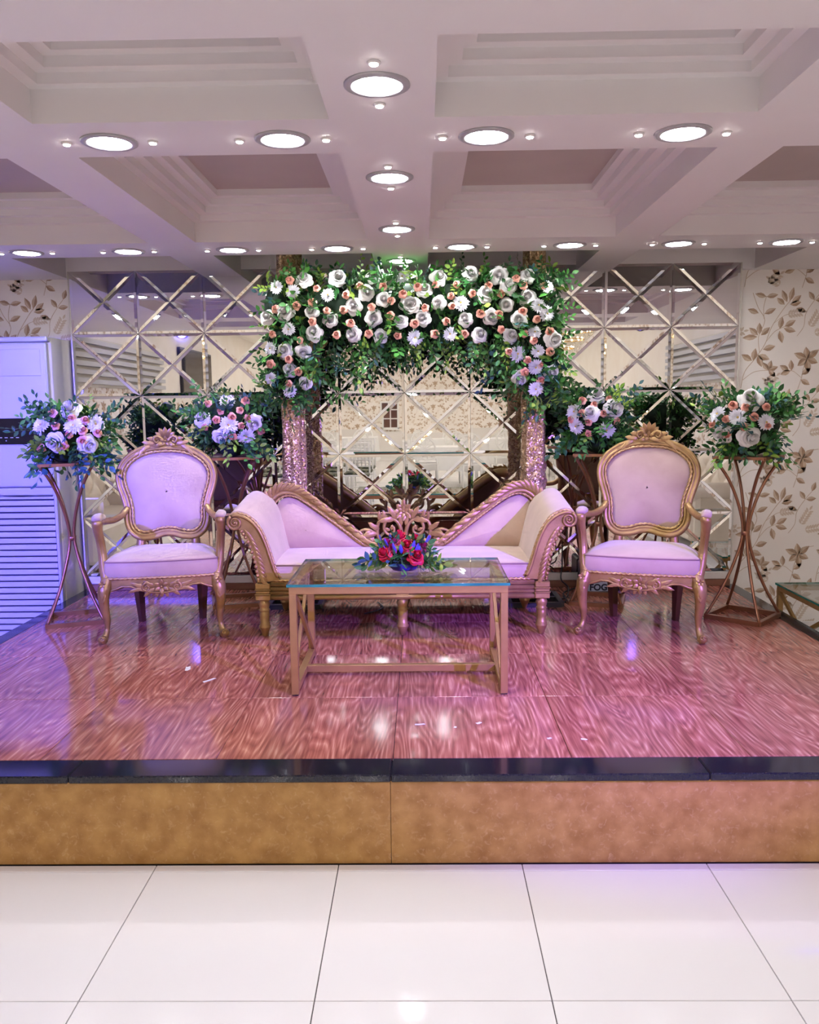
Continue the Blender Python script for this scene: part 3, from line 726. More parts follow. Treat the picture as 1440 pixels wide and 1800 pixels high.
# ---------------------------------------------------------------- double-peaked sofa
def make_sofa():
    t=put('carved_sofa',None,None,(0,4.6,SZ))
    YF=-.335; YBk=.215
    # turned legs
    prof=[(.012,0),(.016,.006),(.022,.028),(.030,.045),(.032,.052),(.026,.060),(.029,.066),(.024,.072),(.025,.10),(.027,.128),(.024,.132),(.031,.138),(.024,.145),(.027,.160),(.031,.172),(.026,.184),(.022,.19),(.026,.196)]
    for x,y in ((-.717,YF+.005),(0,YF+.005),(.717,YF+.005),(-.70,.24),(.70,.24),(0,.24)):
        b=MB(); b.lathe(prof,(x,y,0),14); b.build('turned_leg',K['gold'],t)
    # corner blocks + front rail of stacked mouldings
    for s in (-1,1):
        b=MB()
        for z0,z1,o in ((.194,.222,.038),(.222,.228,.042),(.228,.246,.037),(.246,.252,.042),(.252,.282,.038)): b.bbox(s*.717-o,s*.717+o,YF+.005-o,YF+.005+o,z0,z1,.004)
        b.build('corner_block',K['gold'],t)
    b=MB(); b.bbox(-.68,.68,YF-.01,YF+.04,.196,.29,.004)
    for z,r in ((.205,.013),(.230,.010),(.250,.013),(.272,.009)): b.tube([(-.68,YF-.012,z),(.68,YF-.012,z)],r,8)
    b.bbox(-.035,.035,YF-.022,YF+.03,.192,.222,.004); b.build('front_rail',K['gold'],t)
    for s in (-1,1):
        b=MB(); b.bbox(min(s*.69,s*.73),max(s*.69,s*.73),YF+.03,.25,.20,.27,.004); b.build('side_rail',K['gold'],t)
    b=MB(); b.bbox(-.7,.7,.21,.25,.2,.28,.004); b.build('back_rail',K['shaded_wood'],t)
    # seat
    b=MB(); R=[]
    for y,z in ((YF-.004,.292),(YF-.010,.31),(YF-.010,.345),(YF-.004,.366),(YF+.01,.376),(YF+.05,.380),(YF+.25,.386),(YF+.45,.384),(.19,.378)):
        R.append([(x,y,z-.004*abs(x/.66)**4) for x in [-.665+1.33*i/16 for i in range(17)]])
    b.rows(R,0); b.build('seat_cushion',K['velvet'],t)
    b=MB(); b.tube([(-.66,YF-.007,.372),(.66,YF-.007,.372)],.0045,6); b.build('seat_piping',K['piping'],t,'seat_cushion')
    b=MB(); rope(b,[(-.665,YF-.014,.295),(.665,YF-.014,.295)],.006,False,.024); b.build('seat_rope_trim',K['rope'],t,'seat_cushion')
    for s in (-1,1):
        inner=spl2([(.630,.300),(.652,.345),(.672,.41),(.695,.485),(.728,.56),(.775,.612),(.828,.635),(.868,.630),(.888,.605)],5)
        outer=spl2([(.735,.285),(.742,.33),(.752,.39),(.770,.455),(.795,.518),(.820,.555),(.838,.568)],5)
        lift=lambda y:.055*max(0,min(1,(y-YF)/.45))
        # upholstered arm swept from front to back
        b=MB(); R=[]
        for y in (YF+.012,YF+.006,YF+.03,YF+.15,YF+.3,YF+.42,.19):
            k=.012 if y==YF+.012 else 0
            R.append([(s*(x-(.010 if j>2 else 0)*(k>0)),y,h+.016-k+lift(y)*min(1,max(0,(h-.34)/.2))) for j,(x,h) in enumerate(inner)])
        b.rows(R,0)
        R=[[(s*x,y,h+lift(y)*min(1,max(0,(h-.3)/.2))) for x,h in ([inner[-1]]+outer[::-1])] for y in (YF+.012,YF+.2,.19)]; b.rows(R,0)
        b.build('arm_upholstery',K['velvet'],t)
        # carved front panel
        scr=(.848,.598); poly=[(x,h) for x,h in inner]+[(.890,.593),(.880,.571),(.858,.561)]+outer[::-1]
        b=MB(); b.prism([(s*x,h) for x,h in poly],YF-.022,YF+.012)
        b.tube([(s*p[0],p[1],p[2]) for p in spiral(scr,.038,.007,math.radians(60),-1.9,34,y=YF-.026)],[.009-.00015*i for i in range(35)],7); b.ball((s*scr[0],YF-.028,scr[1]),.010,8,6)
        b.tube([(s*x,YF-.024,h) for x,h in inner[2:-6]],.0085,7)
        n=len(outer)
        for k in range(13):     # gadroon ribs along the outer edge
            u=k/12*(n-8)+1; i=int(u); x,h=outer[i]; L=.05-.0006*k
            b.leafy((s*(x-.050),YF-.020,h-.026),(s*.75,-.02,.62),(0,-1,0),L*1.25,.0095,bend=-.18*s,lift=.16,n=6)
            b.ball((s*(x+.001),YF-.018,h+.004),(.011,.014,.011),8,5)
        b.build('arm_front_carving',K['gold'],t)
        b=MB(); rope(b,[(s*(x-.004),YF-.012,h+.010) for x,h in inner],.006,False,.022); b.build('arm_rope_trim',K['rope'],t,'arm_front_carving')
        # peaked back panel
        bp=spl2([(.70,.375),(.745,.50),(.742,.585),(.715,.640),(.670,.664),(.620,.656),(.560,.622),(.45,.545),(.33,.455),(.225,.378)],5)
        ctr=(.56,.48)
        b=MB(); base=[(x,h) for x,h in bp]+[(.35,.375),(.5,.372),(.62,.372)]
        YP=lambda h:YBk-.035+(h-.38)*.12
        R=[[(s*(ctr[0]+(x-ctr[0])*q),YP(ctr[1]+(h-ctr[1])*q)-.03*(1-q**2.5),ctr[1]+(h-ctr[1])*q) for x,h in base] for q in (1,.95,.85,.7,.5,.25,.02)]
        b.rows(R,0,True); R=[[(s*(ctr[0]+(x-ctr[0])*q),YBk+.045,ctr[1]+(h-ctr[1])*q) for x,h in base] for q in (1,.02)]; b.rows(R,0,True)
        b.build('back_upholstery',K['velvet'],t)
        # gold top frame following the peak and running down to the middle
        fr=spl2([(.775,.570),(.775,.625),(.748,.672),(.700,.700),(.640,.700),(.575,.668),(.46,.585),(.34,.493),(.25,.420),(.18,.385),(.10,.372),(0,.368)],7)
        b=MB(); n=len(fr); prof=((-.028,.0),(-.022,-.020),(-.010,-.024),(0,-.016),(.010,-.026),(.024,-.026),(.032,-.012),(.032,.03),(-.028,.035),(-.028,0))
        R=[]
        for k,o in prof:
            r=[]
            for i,(x,h) in enumerate(fr):
                a=fr[max(0,i-1)]; c=fr[min(n-1,i+1)]; dx,dh=c[0]-a[0],c[1]-a[1]; l=math.hypot(dx,dh)
                r.append((s*(x+dh/l*k),YP(h)+o+.004,h-dx/l*k))
            R.append(r)
        # orient outward: the curve runs from the arm over the peak, so its left side is outside
        b.rows(R,0); b.build('back_frame',K['gold'],t)
        b=MB(); rope(b,[(s*x,YP(h)-.018,h) for x,h in spl2([(.752,.575),(.748,.61),(.722,.652),(.672,.677),(.615,.668),(.555,.634),(.44,.552),(.32,.462),(.23,.395)],6)],.006,False,.022); b.build('back_rope_trim',K['rope'],t,'back_frame')
        # carved leaves scrolling along the frame
        b=MB()
        for i in range(4,n-14,3):
            x,h=fr[i]; a=fr[i-1]; c=fr[i+1]; dx,dh=c[0]-a[0],c[1]-a[1]; l=math.hypot(dx,dh); dx/=l; dh/=l
            ox,oh=-dh*-1,dx*-1      # outward
            ox,oh=(dh,-dx)
            sg=1
            wv=.4+.6*abs(math.sin(i*.33)); L=.085*(.8+.3*wv)
            b.leafy((s*(x+ox*.010),YP(h)-.026,h+oh*.010),(s*(dx+ox*.16),-.05,dh+oh*.16),(0,-1,.1),L,.015,bend=.10*s,lift=.10,lobes=2,curl=.02)
            b.leafy((s*(x+ox*.024),YP(h)-.012,h+oh*.024),(s*(dx+ox*.34),.0,dh+oh*.34),(0,-1,.1),.055+.012*wv,.013,bend=-.25*s,lift=.14,curl=-.05)
        for i in (10,26,40):
            x,h=fr[min(i,n-18)]; b.tube([(s*p[0],p[1],p[2]) for p in spiral((x,h+.03),.016,.004,0,1.4,14,y=YP(h)-.03)],.0055,6)
        b.build('frame_carving',K['gold'],t,'back_frame')
    # outward sign above: leaves grow above the frame
    # centre carving, pierced
    b=MB(); Y=YBk-.02
    flower_boss(b,(0,Y-.012,.583),.052,8); flower_boss(b,(0,Y-.026,.583),.030,6)
    for s in (-1,1):
        P=spline([(s*.004,Y,.40),(s*.012,Y-.008,.46),(s*.030,Y-.012,.515),(s*.070,Y-.012,.540),(s*.105,Y-.012,.520),(s*.112,Y-.012,.478),(s*.088,Y-.014,.450),(s*.058,Y-.016,.462),(s*.056,Y-.018,.490),(s*.074,Y-.018,.498)],5)
        b.tube(P,[.0125-.00014*i for i in range(len(P))],8)
        P=spline([(s*.12,Y,.395),(s*.150,Y-.006,.44),(s*.150,Y-.01,.50),(s*.128,Y-.01,.545),(s*.140,Y-.01,.560)],5); b.tube(P,[.014-.0003*i for i in range(len(P))],8)
        P=spline([(s*.150,Y,.44),(s*.20,Y-.008,.475),(s*.245,Y-.008,.470),(s*.262,Y-.008,.445),(s*.245,Y-.008,.432)],5); b.tube(P,[.012-.0003*i for i in range(len(P))],8)
        for (x,h,ax,ah,L,W,bd) in ((.03,.545,.8,.5,.09,.020,-.3),(.05,.535,1,.15,.095,.020,.25),(.10,.53,.55,.85,.06,.017,-.3),(.13,.53,.5,.8,.055,.015,-.4),(.14,.48,.9,.35,.075,.019,-.2),(.15,.455,1,.0,.09,.020,.2),(.19,.47,.85,-.5,.07,.017,.3),(.17,.43,.9,-.4,.075,.017,-.2),(.075,.475,-.5,.8,.035,.011,.2),(.08,.47,.7,.6,.035,.011,.2),(.03,.45,.5,-.8,.06,.015,.2),(.10,.43,.7,-.7,.06,.015,-.2),(.06,.42,.9,-.3,.07,.015,.2),(.20,.445,.9,-.75,.07,.016,.2),(.012,.50,.25,.97,.06,.014,-.1)):
            b.leafy((s*x,Y-.012,h),(s*ax,-.08,ah),(0,-1,.05),L,W,bend=bd*s,lift=.15,lobes=2,curl=.1)
    b.leafy((0,Y-.01,.62),(0,-.05,1),(0,-1,0),.032,.014,lift=.15)
    b.build('centre_carving',K['gold'],t)
    return t
sofa=make_sofa(); tag(sofa,'cream velvet sofa with two peaked ends and carved gold frame','sofa')

# ---------------------------------------------------------------- glass coffee tables
def make_table(name,label,loc,w,d,h,rz=0):
    t=thing(name,label,'coffee table',loc,rz); q=.030
    for sx in (-1,1):
        for sy in (-1,1):
            b=MB(); x=sx*(w/2-q/2); y=sy*(d/2-q/2); b.bbox(x-q/2,x+q/2,y-q/2,y+q/2,.004,h-.012-q,.0015); b.bbox(x-q*.42,x+q*.42,y-q*.42,y+q*.42,0,.004,.0005,1); b.build('leg',[K['satin'],K['rubber']],t)
    for sy in (-1,1):
        b=MB(); y=sy*(d/2-q/2); b.bbox(-w/2,w/2,y-q/2,y+q/2,h-.012-q,h-.012,.0015); b.build('top_rail',K['satin'],t)
    for sx in (-1,1):
        x=sx*(w/2-q/2)
        b=MB(); b.bbox(x-q/2,x+q/2,-d/2+q,d/2-q,h-.012-q,h-.012,.0015); b.build('top_rail',K['satin'],t)
        b=MB(); b.bbox(x-q/2,x+q/2,-d/2+q,d/2-q,.014,.044,.0015); b.build('bottom_rail',K['satin'],t)
        b=MB(); b.bar((x-.007,-d/2+q,.05),(x-.007,d/2-q,h-.05),.014,.022); b.build('cross_brace',K['satin'],t)
        b=MB(); b.bar((x+.007,d/2-q,.05),(x+.007,-d/2+q,h-.05),.014,.022); b.build('cross_brace',K['satin'],t)
    b=MB(); b.bbox(-w/2+q,w/2-q,-.015,.015,.014,.044,.0015); b.build('stretcher',K['satin'],t)
    b=MB(); X,Y=w/2+.008,d/2+.006; z0,z1=h-.0115,h
    b.add([(-X,-Y,z1),(X,-Y,z1),(X,Y,z1),(-X,Y,z1)],[(0,1,2,3)],0,False)
    b.strip([(-X,-Y,z0),(X,-Y,z0),(X,Y,z0),(-X,Y,z0)],[(-X,-Y,z1),(X,-Y,z1),(X,Y,z1),(-X,Y,z1)],1,False,True)
    b.add([(-X,-Y,z0),(X,-Y,z0),(X,Y,z0),(-X,Y,z0)],[(3,2,1,0)],0,False)
    b.build('glass_top',[K['glass'],K['glassedge']],t)
    return t
make_table('coffee_table','gold-framed glass coffee table in front of the sofa',(0.006,3.625,SZ),.888,.566,.467)
make_table('coffee_table','gold-framed glass table on the lower floor beside the patterned wallpaper',(2.66,4.62,0),.90,.66,.425)
# ================================================================== FLOWERS
def mesh_of(mb,name,mats):
    o=mb.build(name,mats); me=o.data; bpy.data.objects.remove(o); return me
def rose_mesh(name,mt,seed,R=.046,open_=1.0):
    # layered cupped petals around a tight spiral, facing +z, base at origin
    rr=random.Random(seed); b=MB()
    layers=[(5,1.0,.10,1.05,.95),(5,.84,.42,.80,.85),(5,.66,.70,.55,.8),(4,.48,.90,.38,.8),(3,.31,1.02,.3,.8)]
    for li,(n,r,h,wid,tip) in enumerate(layers):
        ph=rr.uniform(0,6)
        for k in range(n):
            a0=ph+2*PI*k/n+rr.uniform(-.12,.12); span=2*PI/n*.66*(1.15 if li<2 else 1.3); sc_=rr.uniform(.92,1.08)
            rows=[]
            for i in range(5):
                t=i/4; row=[]
                for j in range(5):
                    u=(j-2)/2
                    w=math.sin(PI*(.16+.62*t))
                    a=a0+u*span*w*.95
                    rad=R*r*open_*(.20+.80*math.sin(PI/2*t)**.8)*sc_*(1-.13*abs(u)**2.5*t)
                    z=R*(h*(1.25*t**.9)*(1-.14*u*u)-(.30*max(0,t-.6)/.4)*(1.1 if li<3 else .5)*(1-.2*abs(u)))
                    if li<3 and i==4: rad*=1.04+.10*rr.random()*(1-abs(u)*.6)
                    row.append((rad*math.cos(a),rad*math.sin(a),z))
                rows.append(row)
            b.rows(rows,0)
    P=[]
    for i in range(20):
        t=i/19; a=t*2*PI*1.7; P.append((R*.24*(1-t*.8)*math.cos(a),R*.24*(1-t*.8)*math.sin(a)))
    A=[(x,y,R*.35) for x,y in P]; B=[(x*1.05,y*1.05,R*(1.02+.05*math.sin(i))) for i,(x,y) in enumerate(P)]
    b.strip(A,B,0,True)
    b.ball((0,0,R*.62),(R*.26,R*.26,R*.36),9,6)
    return mesh_of(b,name,mt)
def dahlia_mesh(name,mt,seed,R=.046):
    rr=random.Random(seed); b=MB()
    for n,r,tilt,w in ((20,1.0,.10,.085),(18,.88,.30,.085),(15,.72,.54,.08),(12,.54,.80,.07),(8,.36,1.1,.06)):
        ph=rr.uniform(0,6)
        for k in range(n):
            a=ph+2*PI*k/n+rr.uniform(-.08,.08); L=R*r*rr.uniform(.9,1.08); tl=tilt+rr.uniform(-.08,.08)
            d=Vector((math.cos(a)*math.cos(tl),math.sin(a)*math.cos(tl),math.sin(tl)))
            n_=Vector((-math.cos(a)*math.sin(tl),-math.sin(a)*math.sin(tl),math.cos(tl))); s=d.cross(n_); rows=[]
            for t,wd in ((.05,.35),(.45,1.0),(.8,.9),(1,.15)):
                c=d*L*t+n_*(R*.10*math.sin(PI*t)); e=n_*R*.045
                rows.append([c-s*R*w*wd*1.6+e,c,c+s*R*w*wd*1.6+e])
            b.rows(rows,0)
    b.ball((0,0,R*.22),(R*.16,R*.16,R*.14),8,5,1)
    return mesh_of(b,name,mt)
FM={'W':[rose_mesh('white_rose',[K['petal_w']],i,.0435,1.0+.08*(i%2)) for i in range(4)],
    'D':[dahlia_mesh('white_dahlia',[K['petal_d'],K['stamen']],10+i,.043) for i in range(3)],
    'P':[rose_mesh('peach_rose',[K['petal_p']],20+i,.0245,.95) for i in range(3)],
    'R':[rose_mesh('crimson_rose',[K['petal_r']],30+i,.036,.95) for i in range(2)],
    'M':[rose_mesh('magenta_rose',[K['petal_m']],40+i,.026,.95) for i in range(2)]}
FN={'W':'white_rose','D':'white_dahlia','P':'peach_rose','R':'crimson_rose','M':'magenta_rose'}
def plant_flower(t,kind,pos,out,parent,rr,big=1.0):
    d=Vector(out).normalized()+Vector((rr.uniform(-.35,.35),rr.uniform(-.25,.05),rr.uniform(-.3,.35))); d.normalize()
    q=d.to_track_quat('Z','Y')
    o=put(FN[kind],rr.choice(FM[kind]),parent); s=rr.uniform(.9,1.14)*(big if kind in 'WD' else 1)
    p=Vector(pos)-Vector(parent.location)-d*(.018 if kind!='P' else .008)
    o.matrix_local=Matrix.Translation(p)@q.to_matrix().to_4x4()@Matrix.Rotation(rr.uniform(0,6.28),4,'Z')@Matrix.Diagonal((s,s,s,1))
    return o
def sprig(mb,rr,base,d,L,leaf,n=9,droop=0.0,mats=(0,1,2,3),wts=(5,4,1,1),stem_m=4):
    base=Vector(base); d=Vector(d).normalized(); m=rr.choices(mats,wts)[0]
    side=d.orthogonal().normalized(); side=Matrix.Rotation(rr.uniform(0,6.28),3,d)@side; up=d.cross(side)
    P=[]; bend=rr.uniform(-.25,.25)
    for i in range(6):
        t=i/5; P.append(base+d*L*t+side*bend*L*t*t+Vector((0,0,-droop*L*t*t)))
    mb.tube(P,[.0022-.0003*i for i in range(6)],4,m=stem_m,cap=False)
    for k in range(n):
        t=.18+.82*k/(n-1); i=min(4,int(t*5)); f=t*5-i; c=P[i].lerp(P[i+1],f); sg=1 if k%2 else -1
        dd=(d*(.55 if k<n-1 else 2)+side*sg*(1 if k<n-1 else 0)+up*rr.uniform(-.3,.5)+Vector((0,0,-droop*.5*t))).normalized()
        nn=(up+Vector((0,-.5,.6))*.7+Vector((rr.uniform(-.4,.4),rr.uniform(-.4,.4),0)))
        l=leaf*rr.uniform(.75,1.2); w=l*rr.uniform(.24,.32)
        nn=(nn-dd*nn.dot(dd)); nn=nn.normalized() if nn.length>1e-3 else dd.orthogonal().normalized(); sd=dd.cross(nn)
        cl=rr.uniform(-.15,.1)
        rows=[]
        for tt,ww in ((0,.08),(.3,.85),(.6,.9),(.85,.45),(1,.02)):
            q=c+dd*l*tt+nn*l*(cl*tt*tt); e=nn*w*ww*.3
            rows.append([q-sd*w*ww+e,q,q+sd*w*ww+e])
        mb.rows(rows,m)
LEAF=[K['leaf_d'],K['leaf_m'],K['leaf_l'],K['leaf_b'],K['stem']]

garland=[('W',-0.535,4.781,2.2),('W',-0.346,4.789,2.209),('W',-0.157,4.79,2.21),('W',-0.184,4.742,2.115),('W',-0.648,4.757,2.021),('W',-0.747,4.774,1.996),('W',-0.496,4.74,2.017),('W',-0.262,4.74,2.044),('W',-0.094,4.74,2.076),('W',0.041,4.74,2.051),('W',-0.389,4.74,1.971),('W',-0.152,4.74,1.972),('W',-0.005,4.74,1.959),('W',-0.273,4.76,1.889),('W',-0.486,4.753,1.905),('W',-0.116,4.767,1.878),('W',-0.656,4.767,1.808),('W',-0.545,4.753,1.792),('W',-0.631,4.763,1.703),('W',-0.538,4.764,1.619),('D',-0.686,4.735,2.148),('D',-0.599,4.752,2.125),('D',-0.401,4.721,2.102),('D',0.007,4.768,2.204),('D',-0.623,4.733,1.919),('D',-0.733,4.742,1.818),('D',-0.739,4.746,1.655),('D',-0.627,4.743,1.584),('D',0.077,4.752,1.867),('P',-0.614,4.75,2.186),('P',-0.46,4.728,2.14),('P',-0.58,4.752,2.05),('P',-0.488,4.72,2.065),('P',-0.301,4.721,2.1),('P',-0.406,4.72,2.02),('P',-0.316,4.72,2.019),('P',-0.491,4.72,1.96),('P',-0.224,4.732,2.151),('P',-0.093,4.73,2.146),('P',-0.055,4.72,2.067),('P',0.014,4.721,2.103),('P',0.094,4.728,2.14),('P',-0.163,4.72,2.034),('P',-0.06,4.72,1.989),('P',-0.276,4.721,1.951),('P',0.075,4.722,1.943),('P',-0.359,4.74,1.889),('P',-0.181,4.738,1.893),('P',-0.021,4.745,1.878),('P',-0.719,4.759,1.898),('P',-0.566,4.739,1.86),('P',-0.63,4.749,1.758),('P',-0.734,4.751,1.729),('P',-0.574,4.739,1.688),('P',-0.631,4.73,1.622),('P',-0.697,4.759,2.035),('W',0.213,4.781,2.2),('W',0.388,4.798,2.217),('W',0.544,4.783,2.203),('W',0.132,4.745,2.131),('W',0.597,4.759,2.144),('W',0.471,4.741,2.103),('W',0.204,4.74,2.049),('W',0.062,4.74,2.05),('W',0.697,4.777,2.081),('W',0.581,4.768,2.04),('W',0.12,4.74,1.971),('W',0.353,4.74,1.965),('W',0.495,4.74,1.973),('W',0.651,4.764,1.96),('W',0.438,4.765,1.881),('W',0.613,4.773,1.876),('W',0.848,4.751,1.847),('W',0.66,4.771,1.633),('W',0.837,4.761,1.665),('W',0.707,4.784,2.204),('D',0.811,4.75,2.133),('D',0.328,4.72,2.051),('D',0.761,4.758,2.037),('D',0.806,4.736,1.986),('D',0.269,4.742,1.884),('D',0.74,4.749,1.893),('D',0.645,4.739,1.77),('D',0.758,4.752,1.783),('D',0.745,4.752,1.693),('D',0.744,4.737,1.575),('P',0.191,4.732,2.153),('P',0.094,4.728,2.14),('P',0.305,4.732,2.151),('P',0.276,4.72,2.089),('P',0.131,4.72,2.027),('P',0.283,4.72,2.032),('P',0.394,4.72,2.098),('P',0.48,4.729,2.145),('P',0.634,4.745,2.182),('P',0.679,4.75,2.142),('P',0.786,4.75,2.14),('P',0.552,4.755,2.103),('P',0.438,4.72,1.992),('P',0.54,4.743,1.987),('P',0.67,4.753,2.003),('P',0.078,4.722,1.941),('P',0.251,4.721,1.951),('P',0.751,4.756,1.958),('P',0.189,4.742,1.885),('P',0.349,4.743,1.883),('P',0.554,4.733,1.904),('P',0.681,4.755,1.88),('P',0.735,4.742,1.844),('P',0.819,4.744,1.888),('P',0.596,4.734,1.784),('P',0.824,4.751,1.779),('P',0.701,4.739,1.735),('P',0.77,4.756,1.71),('P',0.687,4.738,1.669),('P',0.773,4.747,1.627)]
left=[('W',-1.772,4.512,1.503),('W',-1.832,4.436,1.32),('W',-1.666,4.483,1.302),('D',-1.732,4.449,1.414),('D',-1.634,4.51,1.416),('D',-1.914,4.465,1.42),('P',-1.854,4.485,1.479),('P',-1.745,4.463,1.448),('P',-1.679,4.485,1.437),('P',-1.823,4.438,1.41),('P',-1.685,4.46,1.385),('P',-1.754,4.435,1.364),('P',-1.624,4.505,1.371),('P',-1.786,4.442,1.3),('P',-1.922,4.474,1.29),('P',-1.69,4.459,1.328)]
bleft=[('W',-1.147,4.814,1.437),('W',-1.041,4.802,1.323),('W',-0.851,4.841,1.401),('D',-1.001,4.83,1.537),('D',-0.985,4.783,1.398),('D',-0.896,4.834,1.326),('P',-1.112,4.838,1.522),('P',-0.901,4.87,1.536),('P',-1.033,4.793,1.478),('P',-0.919,4.815,1.482),('P',-1.054,4.783,1.426),('P',-0.963,4.788,1.44),('P',-0.879,4.822,1.434),('P',-0.914,4.802,1.391),('P',-1.131,4.806,1.383),('P',-0.82,4.901,1.355),('P',-0.971,4.804,1.328)]
bright=[('W',1.11,4.868,1.545),('W',1.063,4.812,1.444),('W',1.203,4.819,1.463),('D',0.975,4.856,1.45),('D',0.985,4.851,1.364),('D',1.156,4.816,1.341),('P',1.024,4.863,1.514),('P',1.176,4.848,1.522),('P',1.086,4.825,1.491),('P',1.013,4.83,1.444),('P',1.136,4.802,1.438),('P',1.05,4.813,1.391),('P',1.219,4.815,1.394),('P',1.056,4.837,1.32),('P',0.96,4.862,1.407)]
right=[('W',1.828,4.468,1.511),('W',1.82,4.428,1.31),('W',1.688,4.501,1.324),('D',1.672,4.525,1.434),('D',1.752,4.44,1.414),('D',1.893,4.411,1.388),('P',1.739,4.479,1.478),('P',1.795,4.443,1.467),('P',1.899,4.432,1.466),('P',1.7,4.474,1.404),('P',1.831,4.416,1.413),('P',1.782,4.425,1.36),('P',1.899,4.412,1.369),('P',1.714,4.475,1.32),('P',1.655,4.543,1.374)]
table=[('R',-0.062,3.567,0.869),('R',0.04,3.566,0.902),('R',0.081,3.543,0.858),('R',0.008,3.662,0.926),('R',0.077,3.624,0.917),('M',-0.05,3.622,0.908),('M',-0.018,3.61,0.917),('M',0.098,3.615,0.908),('M',0.111,3.601,0.896),('M',-0.024,3.568,0.896)]


# ---------------------------------------------------------------- garland on the arch
gt=thing('floral_garland','garland of white roses, dahlias and peach roses draped over the pillars','garland',(0.06,4.88,2.0))
rr=random.Random(11); OX=Vector(gt.location)
core=MB()
for i in range(15):
    x=-.68+1.48*i/14; core.ball((x-OX.x+rr.uniform(-.02,.02),rr.uniform(-.01,.03),.03+rr.uniform(-.03,.03)),(.10,.095,rr.uniform(.13,.16)),10,7)
for x,zs in ((-.66,(1.86,1.78,1.70,1.63)),(.80,(1.86,1.78,1.70,1.62,1.56))):
    for k,z in enumerate(zs): core.ball((x-OX.x,.0,z-OX.z),(.11-.010*k,.09-.006*k,.09),10,7)
core.build('moss_core',K['core'],gt)
fo=MB()
def gpos():
    while True:
        x=rr.uniform(-.76,.90); z=rr.uniform(1.50,2.24)
        if z>1.84-.03*math.cos(x*9): pass
        elif x<-.47 and z>1.50+.5*max(0,x+.62): pass
        elif x>.62 and z>1.50+.3*max(0,.72-x): pass
        else: continue
        return x,z
for i in range(580):
    x,z=gpos(); y=rr.uniform(-.13,.07)
    mid=Vector((x-OX.x,y,z-OX.z)); out=Vector((rr.uniform(-.6,.6),-1.0 if y<0 else .6,rr.uniform(-.6,.4)))
    sprig(fo,rr,mid-out.normalized()*.05,out,rr.uniform(.07,.13),.046,7,rr.uniform(0,.4),wts=(5,5,1.3,.6))
for i in range(44):    # top sprays
    x=rr.uniform(-.78,.92); sprig(fo,rr,(x-OX.x,rr.uniform(-.06,.06),.17),(rr.uniform(-.5,.5),rr.uniform(-.6,.2),1),rr.uniform(.08,.17),.034,8,.1,wts=(4,4,2.2,.6))
for i in range(95):    # hanging fringe under the bar
    x=rr.uniform(-.62,.72); edge=abs(x-.06)/.65
    sprig(fo,rr,(x-OX.x,rr.uniform(-.10,.05),-.12-.03*edge),(rr.uniform(-.5,.5),rr.uniform(-.5,.2),-1),rr.uniform(.08,.15)+.09*edge**3+(.08 if -.30<x<-.14 else 0),.038,8,.2,wts=(4,5,1.2,.4))
for i in range(90):    # side drops, inner and outer edges
    s=rr.choice((0,0,1,1)); x=rr.uniform(-.74,-.42) if s==0 else rr.uniform(.55,.92); z=rr.uniform(1.50,1.86)
    sprig(fo,rr,(x-OX.x,rr.uniform(-.07,.06),z-OX.z),((.8 if s==0 else -.8)*rr.choice((1,.6,-.9)),rr.uniform(-.7,.2),rr.uniform(-1,.1)),rr.uniform(.09,.17),.040,8,.3,wts=(6,4,1,1.4))
for i in range(36):    # outer sprays
    s=rr.choice((-1,1)); z=rr.uniform(1.55,2.2)
    sprig(fo,rr,((-.71 if s<0 else .85)-OX.x,rr.uniform(-.05,.05),z-OX.z),(s,rr.uniform(-.5,.2),rr.uniform(-.4,.7)),rr.uniform(.07,.15),.034,8,.1,wts=(4,4,2,2))
o=fo.build('foliage',LEAF,gt); o['kind']='stuff'
for kd,x,y,z in garland:
    plant_flower(gt,kd,(x,y,z),(.25*(x-.06),-1,.9*(z-2.0)+.12),gt,rr)

# ---------------------------------------------------------------- flower stands and their arrangements
def make_stand():
    t=put('flower_stand',None); q=.145
    cs=[(-q,-q),(q,-q),(q,q),(-q,q)]
    b=MB()
    for k in range(4):
        a=cs[k]; c=cs[(k+1)%4]; b.bar((a[0],a[1],.0125),(c[0],c[1],.0125),.022,.025)
    b.build('base_frame',K['bronze'],t)
    b=MB(); p=.135; ct=[(-p,-p),(p,-p),(p,p),(-p,p)]
    for k in range(4):
        a=ct[k]; c=ct[(k+1)%4]; b.bar((a[0],a[1],.885),(c[0],c[1],.885),.016,.016)
    b.build('top_frame',K['bronze'],t)
    for k in range(4):
        x,y=cs[k]; X,Y=ct[k]; sx=x/abs(x); sy=y/abs(y)
        P=spline([(x,y,.02),(x*.60,y*.60,.16),(x*.26,y*.26,.32),(sx*.011,sy*.011,.47),(X*.22,Y*.22,.62),(X*.56,Y*.56,.77),(X,Y,.885)],5)
        b=MB(); b.tube(P,.0085,8); b.build('curved_rod',K['bronze'],t)
    b=MB(); b.lathe([(.011,.455),(.023,.458),(.023,.482),(.011,.485)],n=12); b.build('collar',K['bronze'],t)
    b=MB(); b.bbox(-p,p,-p,p,.888,.892,.001); b.build('tray',K['bronze'],t)
    return t
st=make_stand(); SG='four curved bronze flower stands'
spots=[((-1.848,4.625),20,'beside the air conditioner'),((1.868,4.575),-42,'against the leaf wallpaper'),((-1.02,5.03),15,'between the air-conditioner-side armchair and the sofa'),((1.155,4.985),-16,'behind the armchair by the fog machine')]
for i,((x,y),r,w_) in enumerate(spots):
    o=st if i==0 else copy_tree(st); o.location=(x,y,SZ); o.rotation_euler=(0,0,math.radians(r)); tag(o,'curved bronze flower stand '+w_,'flower stand',SG)
